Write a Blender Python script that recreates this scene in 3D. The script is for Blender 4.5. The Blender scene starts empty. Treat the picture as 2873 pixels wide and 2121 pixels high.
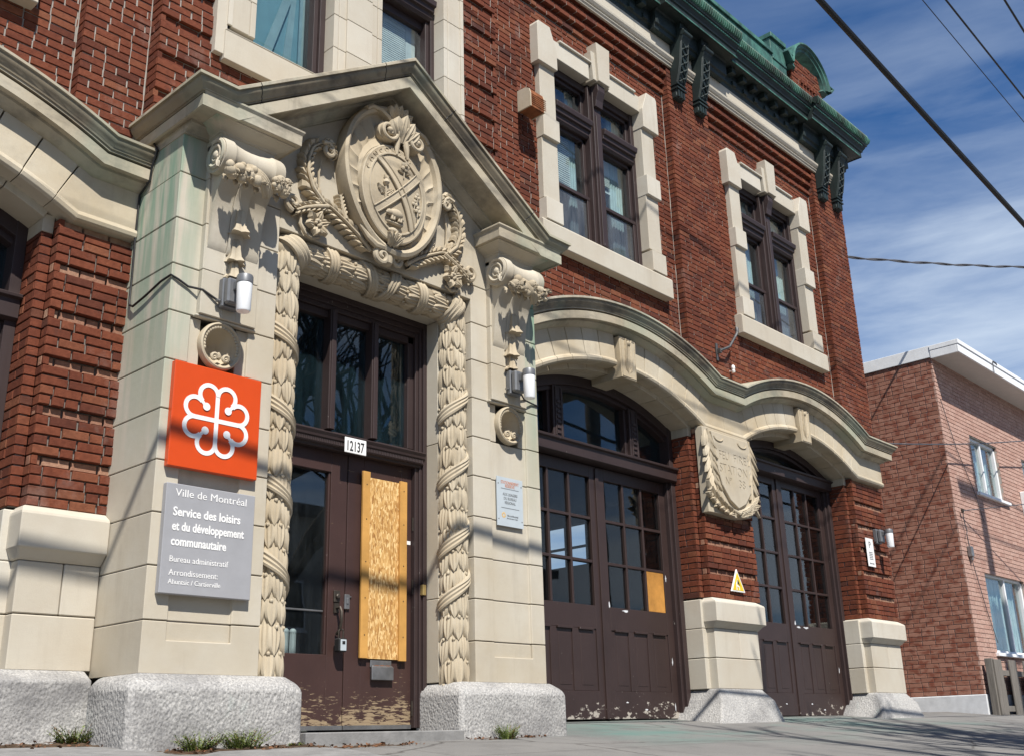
import bpy, math, random
from mathutils import Vector, Matrix
import numpy as np
R = math.radians
scene = bpy.context.scene
COL = scene.collection
rnd = random.Random(7)

# ------------------------------------------------------------------ camera
cam_d = bpy.data.cameras.new("camera"); cam = bpy.data.objects.new("camera", cam_d); COL.objects.link(cam)
def cam_axes(yaw, pitch, roll):
    cy, sy, cp, sp = math.cos(yaw), math.sin(yaw), math.cos(pitch), math.sin(pitch)
    f = Vector((sy*cp, cy*cp, sp)); r = Vector((cy, -sy, 0)); u = r.cross(f)
    cr, sr = math.cos(roll), math.sin(roll)
    return r*cr + u*sr, u*cr - r*sr, f
cr_, cu_, cf_ = cam_axes(0.82663931, 0.32668549, -0.02726793)
cam.matrix_world = Matrix(((cr_.x, cu_.x, -cf_.x, -4.61), (cr_.y, cu_.y, -cf_.y, -6.0), (cr_.z, cu_.z, -cf_.z, 0.0), (0, 0, 0, 1)))
cam_d.sensor_width = 36.0; cam_d.lens = 36.0*2984.05/2873; cam_d.clip_end = 2000; cam_d.clip_start = .05
scene.camera = cam

# ------------------------------------------------------------------ sun, sky, exposure
SUN = Vector((.50, 1.0, -1.42)).normalized()
sd = bpy.data.lights.new("sun", 'SUN'); sd.energy = 5.0; sd.angle = R(.55); sd.color = (1, .955, .88)
so = bpy.data.objects.new("sun", sd); COL.objects.link(so)
so.rotation_euler = SUN.to_track_quat('-Z', 'Y').to_euler(); so.location = (-10, -20, 30)
w = bpy.data.worlds.new("World"); scene.world = w; w.use_nodes = True
wn = w.node_tree.nodes; wl = w.node_tree.links; wn.clear()
wo = wn.new('ShaderNodeOutputWorld'); bg = wn.new('ShaderNodeBackground'); sky = wn.new('ShaderNodeTexSky')
sky.sky_type = 'NISHITA'; sky.sun_disc = False; sky.sun_elevation = math.asin(-SUN.z)
sky.sun_rotation = math.atan2(-SUN.x, -SUN.y); sky.ozone_density = 3.0; sky.air_density = 1.0; sky.dust_density = .3
bg.inputs['Strength'].default_value = .05
tcw = wn.new('ShaderNodeTexCoord')
def cloud(scale, rot, lo, hi, seed):
    mp = wn.new('ShaderNodeMapping'); mp.inputs['Scale'].default_value = scale; mp.inputs['Rotation'].default_value = rot
    mp.inputs['Location'].default_value = (seed, seed*.7, 0)
    wl.new(tcw.outputs['Generated'], mp.inputs['Vector'])
    n = wn.new('ShaderNodeTexNoise'); n.inputs['Scale'].default_value = 2.2; n.inputs['Detail'].default_value = 9
    n.inputs['Roughness'].default_value = .56; n.inputs['Distortion'].default_value = .35
    wl.new(mp.outputs[0], n.inputs['Vector'])
    m = wn.new('ShaderNodeMapRange'); m.inputs[1].default_value = lo; m.inputs[2].default_value = hi; m.clamp = True
    wl.new(n.outputs['Fac'], m.inputs[0]); return m.outputs[0]
c1 = cloud((1.0, 1.0, 4.5), (R(12), R(-16), R(8)), .36, .74, 3.1)
c2 = cloud((1.4, 1.4, 9.0), (R(-6), R(14), 0), .38, .80, 7.7)
add = wn.new('ShaderNodeMath'); add.operation = 'ADD'; wl.new(c1, add.inputs[0]); wl.new(c2, add.inputs[1])
sep = wn.new('ShaderNodeSeparateXYZ'); wl.new(tcw.outputs['Generated'], sep.inputs[0])
hz = wn.new('ShaderNodeMapRange'); hz.inputs[1].default_value = .62; hz.inputs[2].default_value = .16; hz.inputs[3].default_value = .07; hz.inputs[4].default_value = 1.15
wl.new(sep.outputs['Z'], hz.inputs[0])
mu = wn.new('ShaderNodeMath'); mu.operation = 'MULTIPLY'; mu.use_clamp = True; wl.new(add.outputs[0], mu.inputs[0]); wl.new(hz.outputs[0], mu.inputs[1])
mixw = wn.new('ShaderNodeMix'); mixw.data_type = 'RGBA'; mixw.inputs['B'].default_value = (9.4, 11.0, 13.2, 1)
tint = wn.new('ShaderNodeMix'); tint.data_type = 'RGBA'; tint.blend_type = 'MULTIPLY'; tint.inputs['Factor'].default_value = 1; tint.inputs['B'].default_value = (.48, 1.04, 1.58, 1)
wl.new(sky.outputs[0], tint.inputs['A'])
wl.new(mu.outputs[0], mixw.inputs['Factor']); wl.new(tint.outputs['Result'], mixw.inputs['A'])
wl.new(mixw.outputs['Result'], bg.inputs['Color']); wl.new(bg.outputs[0], wo.inputs['Surface'])
vs = scene.view_settings; vs.view_transform = 'Standard'; vs.look = 'None'; vs.gamma = 1; vs.exposure = 0.46
scene.cycles.max_bounces = 6; scene.cycles.transparent_max_bounces = 12; scene.cycles.caustics_reflective = False; scene.cycles.caustics_refractive = False

# ------------------------------------------------------------------ materials
MATS = {}
class NT:
    def __init__(s, name, rough=.8, spec=.3):
        s.m = bpy.data.materials.new(name); s.m.use_nodes = True; s.n = s.m.node_tree.nodes; s.l = s.m.node_tree.links
        s.b = s.n['Principled BSDF']; s.b.inputs['Roughness'].default_value = rough
        s.b.inputs['Specular IOR Level'].default_value = spec; s.tc = s.n.new('ShaderNodeTexCoord'); s.geo = None
        MATS[name] = s.m
    def put(s, sock, v):
        if hasattr(v, 'is_linked') or hasattr(v, 'links'): s.l.new(v, sock)
        else: sock.default_value = v
    def coord(s, scale=(1, 1, 1), rot=(0, 0, 0), loc=(0, 0, 0)):
        mp = s.n.new('ShaderNodeMapping'); mp.inputs['Scale'].default_value = scale; mp.inputs['Rotation'].default_value = rot; mp.inputs['Location'].default_value = loc
        s.l.new(s.tc.outputs['Object'], mp.inputs['Vector']); return mp.outputs[0]
    def noise(s, scale, detail=4, rough=.55, vec=None, dist=0, out='Fac'):
        n = s.n.new('ShaderNodeTexNoise'); n.inputs['Scale'].default_value = scale; n.inputs['Detail'].default_value = detail
        n.inputs['Roughness'].default_value = rough; n.inputs['Distortion'].default_value = dist
        s.l.new(vec if vec is not None else s.tc.outputs['Object'], n.inputs['Vector']); return n.outputs[out]
    def voro(s, scale, vec=None, feature='F1', out='Distance', rand=1):
        n = s.n.new('ShaderNodeTexVoronoi'); n.feature = feature; n.inputs['Scale'].default_value = scale; n.inputs['Randomness'].default_value = rand
        s.l.new(vec if vec is not None else s.tc.outputs['Object'], n.inputs['Vector']); return n.outputs[out]
    def island(s):
        if s.geo is None: s.geo = s.n.new('ShaderNodeNewGeometry')
        return s.geo.outputs['Random Per Island']
    def rng(s, v, a, b, c=0, d=1):
        m = s.n.new('ShaderNodeMapRange'); m.clamp = True
        for i, x in enumerate((a, b, c, d)): m.inputs[i+1].default_value = x
        s.put(m.inputs[0], v); return m.outputs[0]
    def math(s, op, a, b=0, clamp=False):
        m = s.n.new('ShaderNodeMath'); m.operation = op; m.use_clamp = clamp; s.put(m.inputs[0], a); s.put(m.inputs[1], b); return m.outputs[0]
    def mix(s, f, a, b, blend='MIX'):
        m = s.n.new('ShaderNodeMix'); m.data_type = 'RGBA'; m.blend_type = blend
        for k, v in (('Factor', f), ('A', a), ('B', b)):
            sk = m.inputs[k] if k == 'Factor' else [i for i in m.inputs if i.name == k and i.type == 'RGBA'][0]
            if isinstance(v, tuple) and len(v) == 3: v = v + (1,)
            s.put(sk, v)
        return [o for o in m.outputs if o.type == 'RGBA'][0]
    def ramp(s, v, stops):
        r = s.n.new('ShaderNodeValToRGB'); e = r.color_ramp.elements
        while len(e) < len(stops): e.new(.5)
        for k, (p, c) in enumerate(stops): e[k].position = p; e[k].color = c + (1,)
        s.put(r.inputs[0], v); return r.outputs[0]
    def xyz(s):
        x = s.n.new('ShaderNodeSeparateXYZ'); s.l.new(s.tc.outputs['Object'], x.inputs[0]); return x.outputs
    def color(s, c):
        if isinstance(c, tuple) and len(c) == 3: c = c + (1,)
        s.put(s.b.inputs['Base Color'], c)
    def bump(s, h, strength=.5, dist=.01):
        b = s.n.new('ShaderNodeBump'); b.inputs['Strength'].default_value = strength; b.inputs['Distance'].default_value = dist
        s.put(b.inputs['Height'], h); s.l.new(b.outputs[0], s.b.inputs['Normal'])

def brick_mat(name, stops, patch=.6, white=.45, bumpd=.005):
    t = NT(name, .9, .2)
    c = t.ramp(t.island(), stops)
    n = t.noise(28, 6, .65); c = t.mix(t.rng(n, .35, .70, 0, .8), c, t.mix(1, c, (.55, .5, .5), 'MULTIPLY'))
    sp = t.noise(7, 7, .72, t.coord((1, 1, 1.5), loc=(8, 3, 1))); c = t.mix(t.rng(sp, .60, .72, 0, .5), c, (.075, .04, .034))
    big = t.noise(1.1, 5, .6); c = t.mix(t.rng(big, .45, .75, 0, patch), c, t.mix(1, c, (.55, .52, .55), 'MULTIPLY'))
    eff = t.noise(2.3, 7, .7, t.coord((1, 1, .7), loc=(4, 2, 9))); c = t.mix(t.rng(eff, .58, .82, 0, white), c, (.36, .28, .245))
    t.color(c); t.bump(t.noise(110, 5, .7), .7, bumpd); return t.m
brick_mat('red_brick', [(0, (.115, .037, .023)), (.25, (.152, .045, .0245)), (.55, (.180, .053, .028)), (.8, (.198, .062, .032)), (.93, (.225, .085, .045)), (1, (.08, .031, .024))])
brick_mat('worn_brick', [(0, (.30, .15, .10)), (.5, (.37, .20, .13)), (1, (.44, .28, .19))], .3, .5)
brick_mat('sunlit_brick', [(0, (.46, .28, .225)), (.3, (.52, .335, .27)), (.7, (.56, .37, .30)), (1, (.48, .29, .23))], .15, .1)  # house front: same brick as its side, sunlit tone put into the colour
t = NT('shaded_blotch_brick', .9, .2)  # side wall: same brick with its dimmer light put in, plus dark-red mottling
c = t.ramp(t.island(), [(0, (.25, .115, .08)), (.5, (.31, .15, .107)), (1, (.35, .178, .13))])
c = t.mix(t.rng(t.noise(7.5, 3, .5, t.coord((1, 1, 1.8))), .47, .62, 0, .85), c, (.19, .058, .036)); t.color(c); t.bump(t.noise(90, 4), .5, .003)
t = NT('mortar', .95, .1); t.color(t.mix(t.noise(30, 5), (.26, .235, .21), (.40, .365, .325))); t.bump(t.noise(120, 4), .6, .004)
t = NT('dark_mortar', .95, .1); t.color(t.mix(t.noise(30, 5), (.13, .115, .10), (.25, .225, .2))); t.bump(t.noise(120, 4), .6, .004)

def stone_mat(name, base, tan, dark, darkamt, green=False, stain=.4, crust=0, bd=.002):
    t = NT(name, .85, .25)
    c = t.mix(t.rng(t.noise(1.6, 5, .6), .35, .7), base, tan)
    c = t.mix(t.math('MULTIPLY', t.island(), .55), c, t.mix(1, c, (.78, .75, .70), 'MULTIPLY'))
    st = t.noise(3.0, 6, .65, t.coord((2.6, 2.6, .28)))
    c = t.mix(t.rng(st, .55, .8, 0, stain), c, dark)
    gr = t.noise(260, 3, .6); c = t.mix(t.rng(gr, .3, .7, 0, .22), c, t.mix(1, c, (.72, .70, .66), 'MULTIPLY'))
    if darkamt:
        dk = t.noise(2.1, 7, .7, t.coord((1, 1, 1), loc=(5, 1, 3))); c = t.mix(t.rng(dk, .52, .72, 0, darkamt), c, dark)
    if crust:
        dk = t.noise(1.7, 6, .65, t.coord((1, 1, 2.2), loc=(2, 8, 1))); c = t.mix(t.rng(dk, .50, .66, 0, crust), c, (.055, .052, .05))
    if green:
        x = t.xyz(); ax = t.math('ABSOLUTE', x[0])
        m = t.math('MULTIPLY', t.rng(ax, 1.44, 1.62), t.rng(x[2], 1.4, 3.3))
        gn = t.rng(t.noise(3.0, 4, .6, t.coord((3, 3, .22), loc=(1, 3, 0))), .36, .56)
        m = t.math('MULTIPLY', m, gn); c = t.mix(t.math('MULTIPLY', m, .9), c, (.19, .30, .22))
    if crust:
        gn = t.rng(t.noise(1.3, 4, .6, t.coord((1, 1, .6), loc=(7, 2, 5))), .46, .66, 0, .5); c = t.mix(gn, c, (.29, .35, .27))
    t.color(c); t.bump(t.math('ADD', t.noise(320, 3, .6), t.math('MULTIPLY', t.noise(24, 5, .6), 1.2)), .45, bd); return t.m
stone_mat('cream_stone', (.55, .495, .40), (.49, .415, .30), (.30, .255, .20), .25)
stone_mat('portal_stone', (.56, .52, .44), (.50, .44, .34), (.30, .255, .20), .2, green=True)
stone_mat('carved_stone', (.52, .455, .345), (.44, .36, .25), (.20, .17, .13), .6, stain=.55)
stone_mat('cornice_stone', (.52, .47, .375), (.42, .36, .26), (.15, .135, .115), .6, stain=.65, crust=.5)
stone_mat('arch_stone', (.58, .525, .42), (.49, .405, .28), (.27, .23, .18), .4, stain=.5)
stone_mat('pale_stone', (.58, .545, .47), (.53, .475, .39), (.34, .29, .225), .15)
t = NT('granite', .9, .25)
c = t.mix(t.rng(t.noise(75, 4, .7), .35, .65), (.50, .485, .46), (.24, .235, .23))
c = t.mix(t.rng(t.noise(1.9, 6, .65, t.coord((1, 1, 1.6), loc=(3.3, 0, 1))), .46, .68, 0, .8), c, (.15, .145, .145))
c = t.mix(t.rng(t.noise(2.6, 5, .6, t.coord((1.5, 1.5, .6), loc=(1, 9, 4))), .62, .78, 0, .45), c, (.38, .50, .46)); t.color(c)
vv = t.voro(74, t.coord((1, 1, .72), rot=(0, .5, 0)), 'SMOOTH_F1'); t.bump(t.math('ADD', vv, t.math('MULTIPLY', t.noise(60, 4, .6), .8)), .7, .008)

def wood_mat(name, base, rough=.48):
    t = NT(name, rough, .4)
    c = t.mix(t.rng(t.noise(3, 6, .65), .4, .7, 0, .6), base, tuple(v*.66 for v in base))
    ch = t.noise(26, 6, .7, t.coord((1, 1, .45))); c = t.mix(t.rng(ch, .685, .72, 0, .8), c, (.36, .33, .30))
    t.color(c); t.bump(t.math('ADD', t.noise(45, 5, .65, t.coord((1, 1, .12))), t.rng(ch, .68, .72)), .3, .003); return t
wood_mat('brown_paint', (.050, .027, .023)); wood_mat('brown_frame', (.040, .025, .024), .55)
t = wood_mat('peeling_paint', (.054, .028, .024))
x = t.xyz(); pn = t.math('ADD', t.math('MULTIPLY', t.noise(24, 7, .66, t.coord((.55, 1, 3.4)), .5), .75), t.math('MULTIPLY', t.noise(3.5, 4, .6), .25))
zf = t.rng(x[2], .10, .50, .115, -.07); pm = t.rng(t.math('ADD', pn, zf), .585, .605)
old = t.b.inputs['Base Color'].links[0].from_socket
wood = t.mix(t.noise(20, 5, .6, t.coord((.3, 1, 6))), (.40, .31, .195), (.17, .115, .07)); t.color(t.mix(pm, old, wood))
t = wood_mat('scuffed_paint', (.040, .024, .0215))
x = t.xyz(); pn = t.noise(6, 8, .7, t.coord((1.2, 1, 2.4), loc=(2, 2, 2)), .2)
pm = t.rng(t.math('ADD', pn, t.rng(x[2], .15, .50, .075, -.13)), .60, .62)
old = t.b.inputs['Base Color'].links[0].from_socket; t.color(t.mix(pm, old, (.40, .36, .31)))

def copper_mat(name, a, b, dark, amt, rough=.6):
    t = NT(name, rough, .4)
    c = t.mix(t.rng(t.noise(5, 6, .65, t.coord((2.5, 2.5, .35))), .35, .68), a, b)
    c = t.mix(t.rng(t.noise(3.5, 7, .7, t.coord((1, 1, .5), loc=(3, 3, 3))), .42, .62, 0, amt), c, dark); t.color(c)
    t.bump(t.noise(60, 4), .3, .003); return t.m
stone_mat('crusted_shaded_stone', (.33, .285, .21), (.25, .205, .145), (.10, .09, .075), .8, stain=.8, crust=.75)  # dirt crust plus the shade of downward-facing mouldings put into the colour
copper_mat('green_copper', (.08, .215, .17), (.04, .125, .10), (.018, .038, .034), .85)
copper_mat('gutter_copper', (.068, .205, .148), (.020, .078, .052), (.012, .019, .014), 1.0)
copper_mat('dark_copper', (.016, .030, .028), (.010, .018, .018), (.008, .011, .011), .6)

def glass_mat(name, tintc=(.85, .9, .9), dirt=.06, refl=1.0, f0=.05, dirtc=(.25, .28, .30)):
    m = bpy.data.materials.new(name); m.use_nodes = True; n = m.node_tree.nodes; l = m.node_tree.links; n.clear()
    out = n.new('ShaderNodeOutputMaterial'); tr = n.new('ShaderNodeBsdfTransparent'); tr.inputs[0].default_value = tintc + (1,)
    gl = n.new('ShaderNodeBsdfGlossy'); gl.inputs['Roughness'].default_value = .015; gl.inputs['Color'].default_value = (refl, refl, refl, 1)
    tc = n.new('ShaderNodeTexCoord'); ns = n.new('ShaderNodeTexNoise'); ns.inputs['Scale'].default_value = 1.3; l.new(tc.outputs['Object'], ns.inputs['Vector'])
    bm = n.new('ShaderNodeBump'); bm.inputs['Strength'].default_value = .06; bm.inputs['Distance'].default_value = .02; l.new(ns.outputs['Fac'], bm.inputs['Height']); l.new(bm.outputs[0], gl.inputs['Normal'])
    lw = n.new('ShaderNodeLayerWeight'); pw = n.new('ShaderNodeMath'); pw.operation = 'POWER'; pw.inputs[1].default_value = 4.2; l.new(lw.outputs['Facing'], pw.inputs[0]); lw.inputs['Blend'].default_value = .5
    fr = n.new('ShaderNodeMapRange'); fr.inputs[3].default_value = f0; fr.inputs[4].default_value = .95; l.new(pw.outputs[0], fr.inputs[0])
    m1 = n.new('ShaderNodeMixShader'); l.new(fr.outputs[0], m1.inputs[0]); l.new(tr.outputs[0], m1.inputs[1]); l.new(gl.outputs[0], m1.inputs[2])
    df = n.new('ShaderNodeBsdfDiffuse'); df.inputs[0].default_value = dirtc + (1,)
    n2 = n.new('ShaderNodeTexNoise'); n2.inputs['Scale'].default_value = 5; n2.inputs['Detail'].default_value = 7; n2.inputs['Roughness'].default_value = .7
    mp = n.new('ShaderNodeMapping'); mp.inputs['Scale'].default_value = (2.2, 2.2, .35); l.new(tc.outputs['Object'], mp.inputs[0]); l.new(mp.outputs[0], n2.inputs['Vector'])
    mr = n.new('ShaderNodeMapRange'); mr.inputs[1].default_value = .35; mr.inputs[2].default_value = .8; mr.inputs[3].default_value = dirt*.25; mr.inputs[4].default_value = dirt*2.2; l.new(n2.outputs['Fac'], mr.inputs[0])
    m2 = n.new('ShaderNodeMixShader'); l.new(mr.outputs[0], m2.inputs[0]); l.new(m1.outputs[0], m2.inputs[1]); l.new(df.outputs[0], m2.inputs[2])
    l.new(m2.outputs[0], out.inputs[0]); MATS[name] = m
glass_mat('clear_glass', (.86, .91, .91), .018); glass_mat('dusty_glass', (.74, .81, .83), .03, dirtc=(.12, .24, .30)); glass_mat('door_pane', (.75, .79, .8), .006, f0=.022, dirtc=(.2, .24, .28)); glass_mat('storm_glass', (.62, .66, .68), .13, dirtc=(.30, .31, .33))

def plain(name, col, rough=.6, spec=.4, metal=0, var=.12, bump=0, scale=8):
    t = NT(name, rough, spec); t.b.inputs['Metallic'].default_value = metal
    t.color(t.mix(t.rng(t.noise(scale, 6, .65), .35, .75, 0, 1), col, tuple(v*(1-var*2.2) for v in col)))
    if bump: t.bump(t.noise(scale*8, 4), .4, bump)
    return t
plain('orange_enamel', (.60, .066, .008), .35, .5, var=.03); plain('white_enamel', (.82, .81, .79), .4, .5, var=.03)
plain('grey_enamel', (.335, .335, .35), .42, .5, var=.05); plain('sign_aluminium', (.47, .52, .55), .4, .5, var=.05)
plain('black_paint', (.02, .02, .02), .5); plain('orange_ink', (.60, .22, .11), .6); plain('grey_ink', (.17, .18, .19), .6); plain('gold_ink', (.75, .52, .25), .6)
plain('lamp_metal', (.17, .175, .185), .45, .5, .3, .1); plain('lamp_plastic', (.86, .87, .88), .35, .5, var=.02)
plain('steel', (.30, .30, .30), .4, .5, .7, .2); plain('old_iron', (.09, .075, .06), .5, .5, .5, .3); plain('brass', (.55, .40, .16), .4, .5, .6, .2)
plain('cable_rubber', (.014, .014, .015), .5); plain('wire_metal', (.10, .10, .11), .5); plain('pine_strip', (.62, .33, .09), .6, .3, var=.2, scale=3)
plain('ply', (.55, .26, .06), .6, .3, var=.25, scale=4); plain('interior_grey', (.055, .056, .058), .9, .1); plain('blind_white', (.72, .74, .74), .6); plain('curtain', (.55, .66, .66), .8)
plain('radiator_white', (.55, .57, .58), .5); plain('rust', (.30, .11, .045), .8, .2, var=.35, scale=14); plain('warning_yellow', (.82, .58, .02), .45); plain('white_trim', (.82, .83, .84), .5, var=.06)
plain('soffit_grey', (.58, .54, .50), .6, var=.05); plain('vinyl_white', (.8, .81, .82), .4, var=.04); plain('parging', (.66, .67, .69), .85, .2, var=.1, bump=.004)
plain('caulk', (.36, .33, .29), .9, .1, var=.2); plain('teal_blind', (.34, .52, .56), .8, .2, var=.08); plain('dull_steel', (.13, .13, .13), .5, .4, .5, .3); plain('house_brick', (.24, .12, .085), .9, .2, var=.2); plain('house_render', (.42, .40, .36), .9, .2, var=.12); plain('roof_felt', (.07, .07, .075), .9)
plain('soil', (.11, .075, .05), 1, .1, var=.4, bump=.02, scale=20); plain('dead_leaf', (.20, .10, .055), .9, .1, var=.3); plain('weed_green', (.165, .215, .05), .7, .3, var=.3, scale=18)
plain('bark', (.085, .07, .058), .95, .1, var=.35, bump=.02, scale=6); plain('pole_wood', (.13, .105, .08), .9, .1, var=.3)
t = NT('grey_wood', .9, .2); t.color(t.mix(t.rng(t.noise(6, 7, .7, t.coord((9, 9, .5))), .3, .75), (.23, .21, .185), (.095, .085, .075))); t.bump(t.noise(10, 5, .6, t.coord((12, 12, .5))), .5, .004)
t = NT('chipboard', .65, .35)
v1 = t.voro(30, t.coord((3.0, 1, 1), rot=(0, R(63), 0)), out='Color'); v2 = t.voro(38, t.coord((3.4, 1, 1), rot=(0, R(-48), 0), loc=(3, 0, 1)), out='Color')
sx = t.n.new('ShaderNodeSeparateColor'); t.l.new(v1, sx.inputs[0]); sy = t.n.new('ShaderNodeSeparateColor'); t.l.new(v2, sy.inputs[0])
ca = t.ramp(sx.outputs[0], [(0, (.30, .14, .04)), (.4, (.50, .27, .085)), (.75, (.62, .38, .14)), (1, (.78, .56, .27))])
cb = t.ramp(sy.outputs[1], [(0, (.36, .18, .05)), (.5, (.56, .32, .11)), (1, (.80, .58, .28))])
t.color(t.mix(t.rng(sx.outputs[2], .45, .5), ca, cb)); t.bump(sx.outputs[1], .35, .004)
t = NT('concrete', .92, .2)
c = t.mix(t.rng(t.noise(.7, 6, .6), .35, .7), (.205, .198, .188), (.135, .131, .128)); c = t.mix(t.rng(t.noise(140, 3, .7), .35, .7, 0, .5), c, (.28, .27, .25))
x = t.xyz(); tm = t.math('MULTIPLY', t.rng(t.noise(1.0, 5, .6, t.coord((.55, 1.3, 1), loc=(0, 4, 0))), .44, .66), t.math('MULTIPLY', t.rng(x[0], 1.2, 2.4), t.math('MULTIPLY', t.rng(x[1], -1.9, -1.0), t.rng(x[0], 9.8, 7.5))))
c = t.mix(t.math('MULTIPLY', tm, .6), c, (.085, .21, .18))
ck = t.voro(.55, t.mix(.14, t.coord(), t.noise(2.2, 5, .6, out='Color')), 'DISTANCE_TO_EDGE'); c = t.mix(t.rng(ck, .0, .009, .75, 0), c, (.05, .045, .04))
c = t.mix(t.rng(t.noise(2.6, 6, .7, t.coord(loc=(3, 9, 0))), .52, .66, 0, .55), c, (.13, .125, .12))
jx = t.math('ABSOLUTE', t.math('SUBTRACT', t.math('FRACT', t.math('MULTIPLY', t.math('ADD', x[0], 20.35), .62)), .5)); jy = t.math('ABSOLUTE', t.math('SUBTRACT', t.math('FRACT', t.math('MULTIPLY', t.math('ADD', x[1], 20.55), .55)), .5))
jj = t.math('MAXIMUM', t.rng(jx, .0055, .0, 0, .8), t.rng(jy, .0055, .0, 0, .8)); c = t.mix(jj, c, (.06, .055, .05))
t.color(c); t.bump(t.math('SUBTRACT', t.noise(120, 5, .7), jj), .5, .005)
plain('slab_grey', (.26, .255, .248), .9, .2, var=.18, bump=.004, scale=9); plain('asphalt', (.06, .06, .062), .95, .2, var=.2, bump=.006, scale=14)

# ------------------------------------------------------------------ mesh builder
class MB:
    def __init__(s): s.v = []; s.f = []; s.mi = []; s.cur = 0
    def add(s, verts, faces):
        o = len(s.v); s.v.extend(tuple(p) for p in verts); s.f.extend(tuple(i+o for i in f) for f in faces); s.mi.extend([s.cur]*len(faces)); return o
    def box(s, x0, x1, y0, y1, z0, z1):
        s.add([(x0, y0, z0), (x1, y0, z0), (x1, y1, z0), (x0, y1, z0), (x0, y0, z1), (x1, y0, z1), (x1, y1, z1), (x0, y1, z1)],
              [(0, 3, 2, 1), (4, 5, 6, 7), (0, 1, 5, 4), (1, 2, 6, 5), (2, 3, 7, 6), (3, 0, 4, 7)]); return s
    def prism(s, poly, y0, y1):           # polygon in XZ, between two depths
        n = len(poly); A = sum(poly[i][0]*poly[(i+1) % n][1]-poly[(i+1) % n][0]*poly[i][1] for i in range(n))
        if A < 0: poly = poly[::-1]
        s.add([(x, y0, z) for x, z in poly]+[(x, y1, z) for x, z in poly], [tuple(range(n)), tuple(range(2*n-1, n-1, -1))]+[(i, i+n, (i+1) % n+n, (i+1) % n) for i in range(n)]); return s
    def plan(s, poly, z0, z1):            # polygon in XY, between two heights
        n = len(poly); A = sum(poly[i][0]*poly[(i+1) % n][1]-poly[(i+1) % n][0]*poly[i][1] for i in range(n))
        if A < 0: poly = poly[::-1]
        s.add([(x, y, z0) for x, y in poly]+[(x, y, z1) for x, y in poly], [tuple(range(n-1, -1, -1)), tuple(range(n, 2*n))]+[(i, (i+1) % n, (i+1) % n+n, i+n) for i in range(n)]); return s
    def side(s, poly, x0, x1):            # polygon in YZ, between two x
        n = len(poly); A = sum(poly[i][0]*poly[(i+1) % n][1]-poly[(i+1) % n][0]*poly[i][1] for i in range(n))
        if A < 0: poly = poly[::-1]
        s.add([(x0, y, z) for y, z in poly]+[(x1, y, z) for y, z in poly], [tuple(range(n-1, -1, -1)), tuple(range(n, 2*n))]+[(i, (i+1) % n, (i+1) % n+n, i+n) for i in range(n)]); return s
    def rings(s, loops, cap0=True, cap1=True, closed=True):
        n = len(loops[0]); f = []; m = n if closed else n-1
        for k in range(len(loops)-1):
            for i in range(m): f.append((k*n+i, k*n+(i+1) % n, (k+1)*n+(i+1) % n, (k+1)*n+i))
        if cap0: f.append(tuple(range(n-1, -1, -1)))
        if cap1: f.append(tuple((len(loops)-1)*n+i for i in range(n)))
        s.add([p for l in loops for p in l], f); return s
    def stack(s, x0, x1, yf, yb, prof, ol=1, orr=1):      # rectangular footprint widened by o at each height
        s.rings([[(x0-o*ol, yf-o, z), (x1+o*orr, yf-o, z), (x1+o*orr, yb, z), (x0-o*ol, yb, z)] for z, o in prof]); return s
    def sweep(s, path, prof, closed=True, ends=None, dark=()):     # path in XZ; profile (y, n) with n along the left-hand normal
        P = [Vector(p) for p in path]; loops = []
        for i, p in enumerate(P):
            a = (P[i]-P[i-1]).normalized() if i else (P[1]-P[0]).normalized()
            b = (P[i+1]-P[i]).normalized() if i < len(P)-1 else a
            na = Vector((-a.y, a.x)); nb = Vector((-b.y, b.x)); m = (na+nb).normalized(); k = 1/max(.35, m.dot(na))
            lp = []
            for y, n in prof:
                q = p+m*(n*k); lp.append([q.x, y, q.y])
            loops.append(lp)
        if ends: ends(loops)
        f0 = len(s.mi); s.rings(loops, True, True, closed); n = len(prof)
        for q in range((len(loops)-1)*n):
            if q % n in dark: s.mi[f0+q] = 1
        return loops
    def tube(s, pts, r, n=8, cap=True):
        pts = [Vector(p) for p in pts]; loops = []; up = Vector((0, 0, 1)); prev = None
        for i, p in enumerate(pts):
            d = (pts[min(i+1, len(pts)-1)]-pts[max(i-1, 0)]).normalized()
            if prev is None:
                u = d.cross(up)
                if u.length < 1e-3: u = d.cross(Vector((0, 1, 0)))
            else: u = prev - d*prev.dot(d)
            u.normalize(); prev = u; v = d.cross(u); rr = r[i] if isinstance(r, (list, tuple)) else r
            loops.append([tuple(p+(u*math.cos(2*math.pi*k/n)+v*math.sin(2*math.pi*k/n))*rr) for k in range(n)])
        s.rings(loops, cap, cap); return s
    def lathe(s, c, prof, axis='z', n=20, lob=0, lamp=0):
        loops = []
        for h, r in prof:
            lp = []
            for k in range(n):
                a = 2*math.pi*k/n; rr = r*(1+lamp*math.cos(lob*a)); p, q = rr*math.cos(a), rr*math.sin(a)
                lp.append((c[0]+p, c[1]+q, c[2]+h) if axis == 'z' else (c[0]+h, c[1]+p, c[2]+q) if axis == 'x' else (c[0]+q, c[1]+h, c[2]+p))
            loops.append(lp)
        s.rings(loops); return s
    def ball(s, c, r, sx=1, sy=1, sz=1, n=10, m=6):
        loops = []
        for j in range(1, m):
            t = math.pi*j/m
            loops.append([(c[0]+r*sx*math.sin(t)*math.cos(2*math.pi*k/n), c[1]+r*sy*math.sin(t)*math.sin(2*math.pi*k/n), c[2]-r*sz*math.cos(t)) for k in range(n)])
        s.rings(loops); return s
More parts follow.
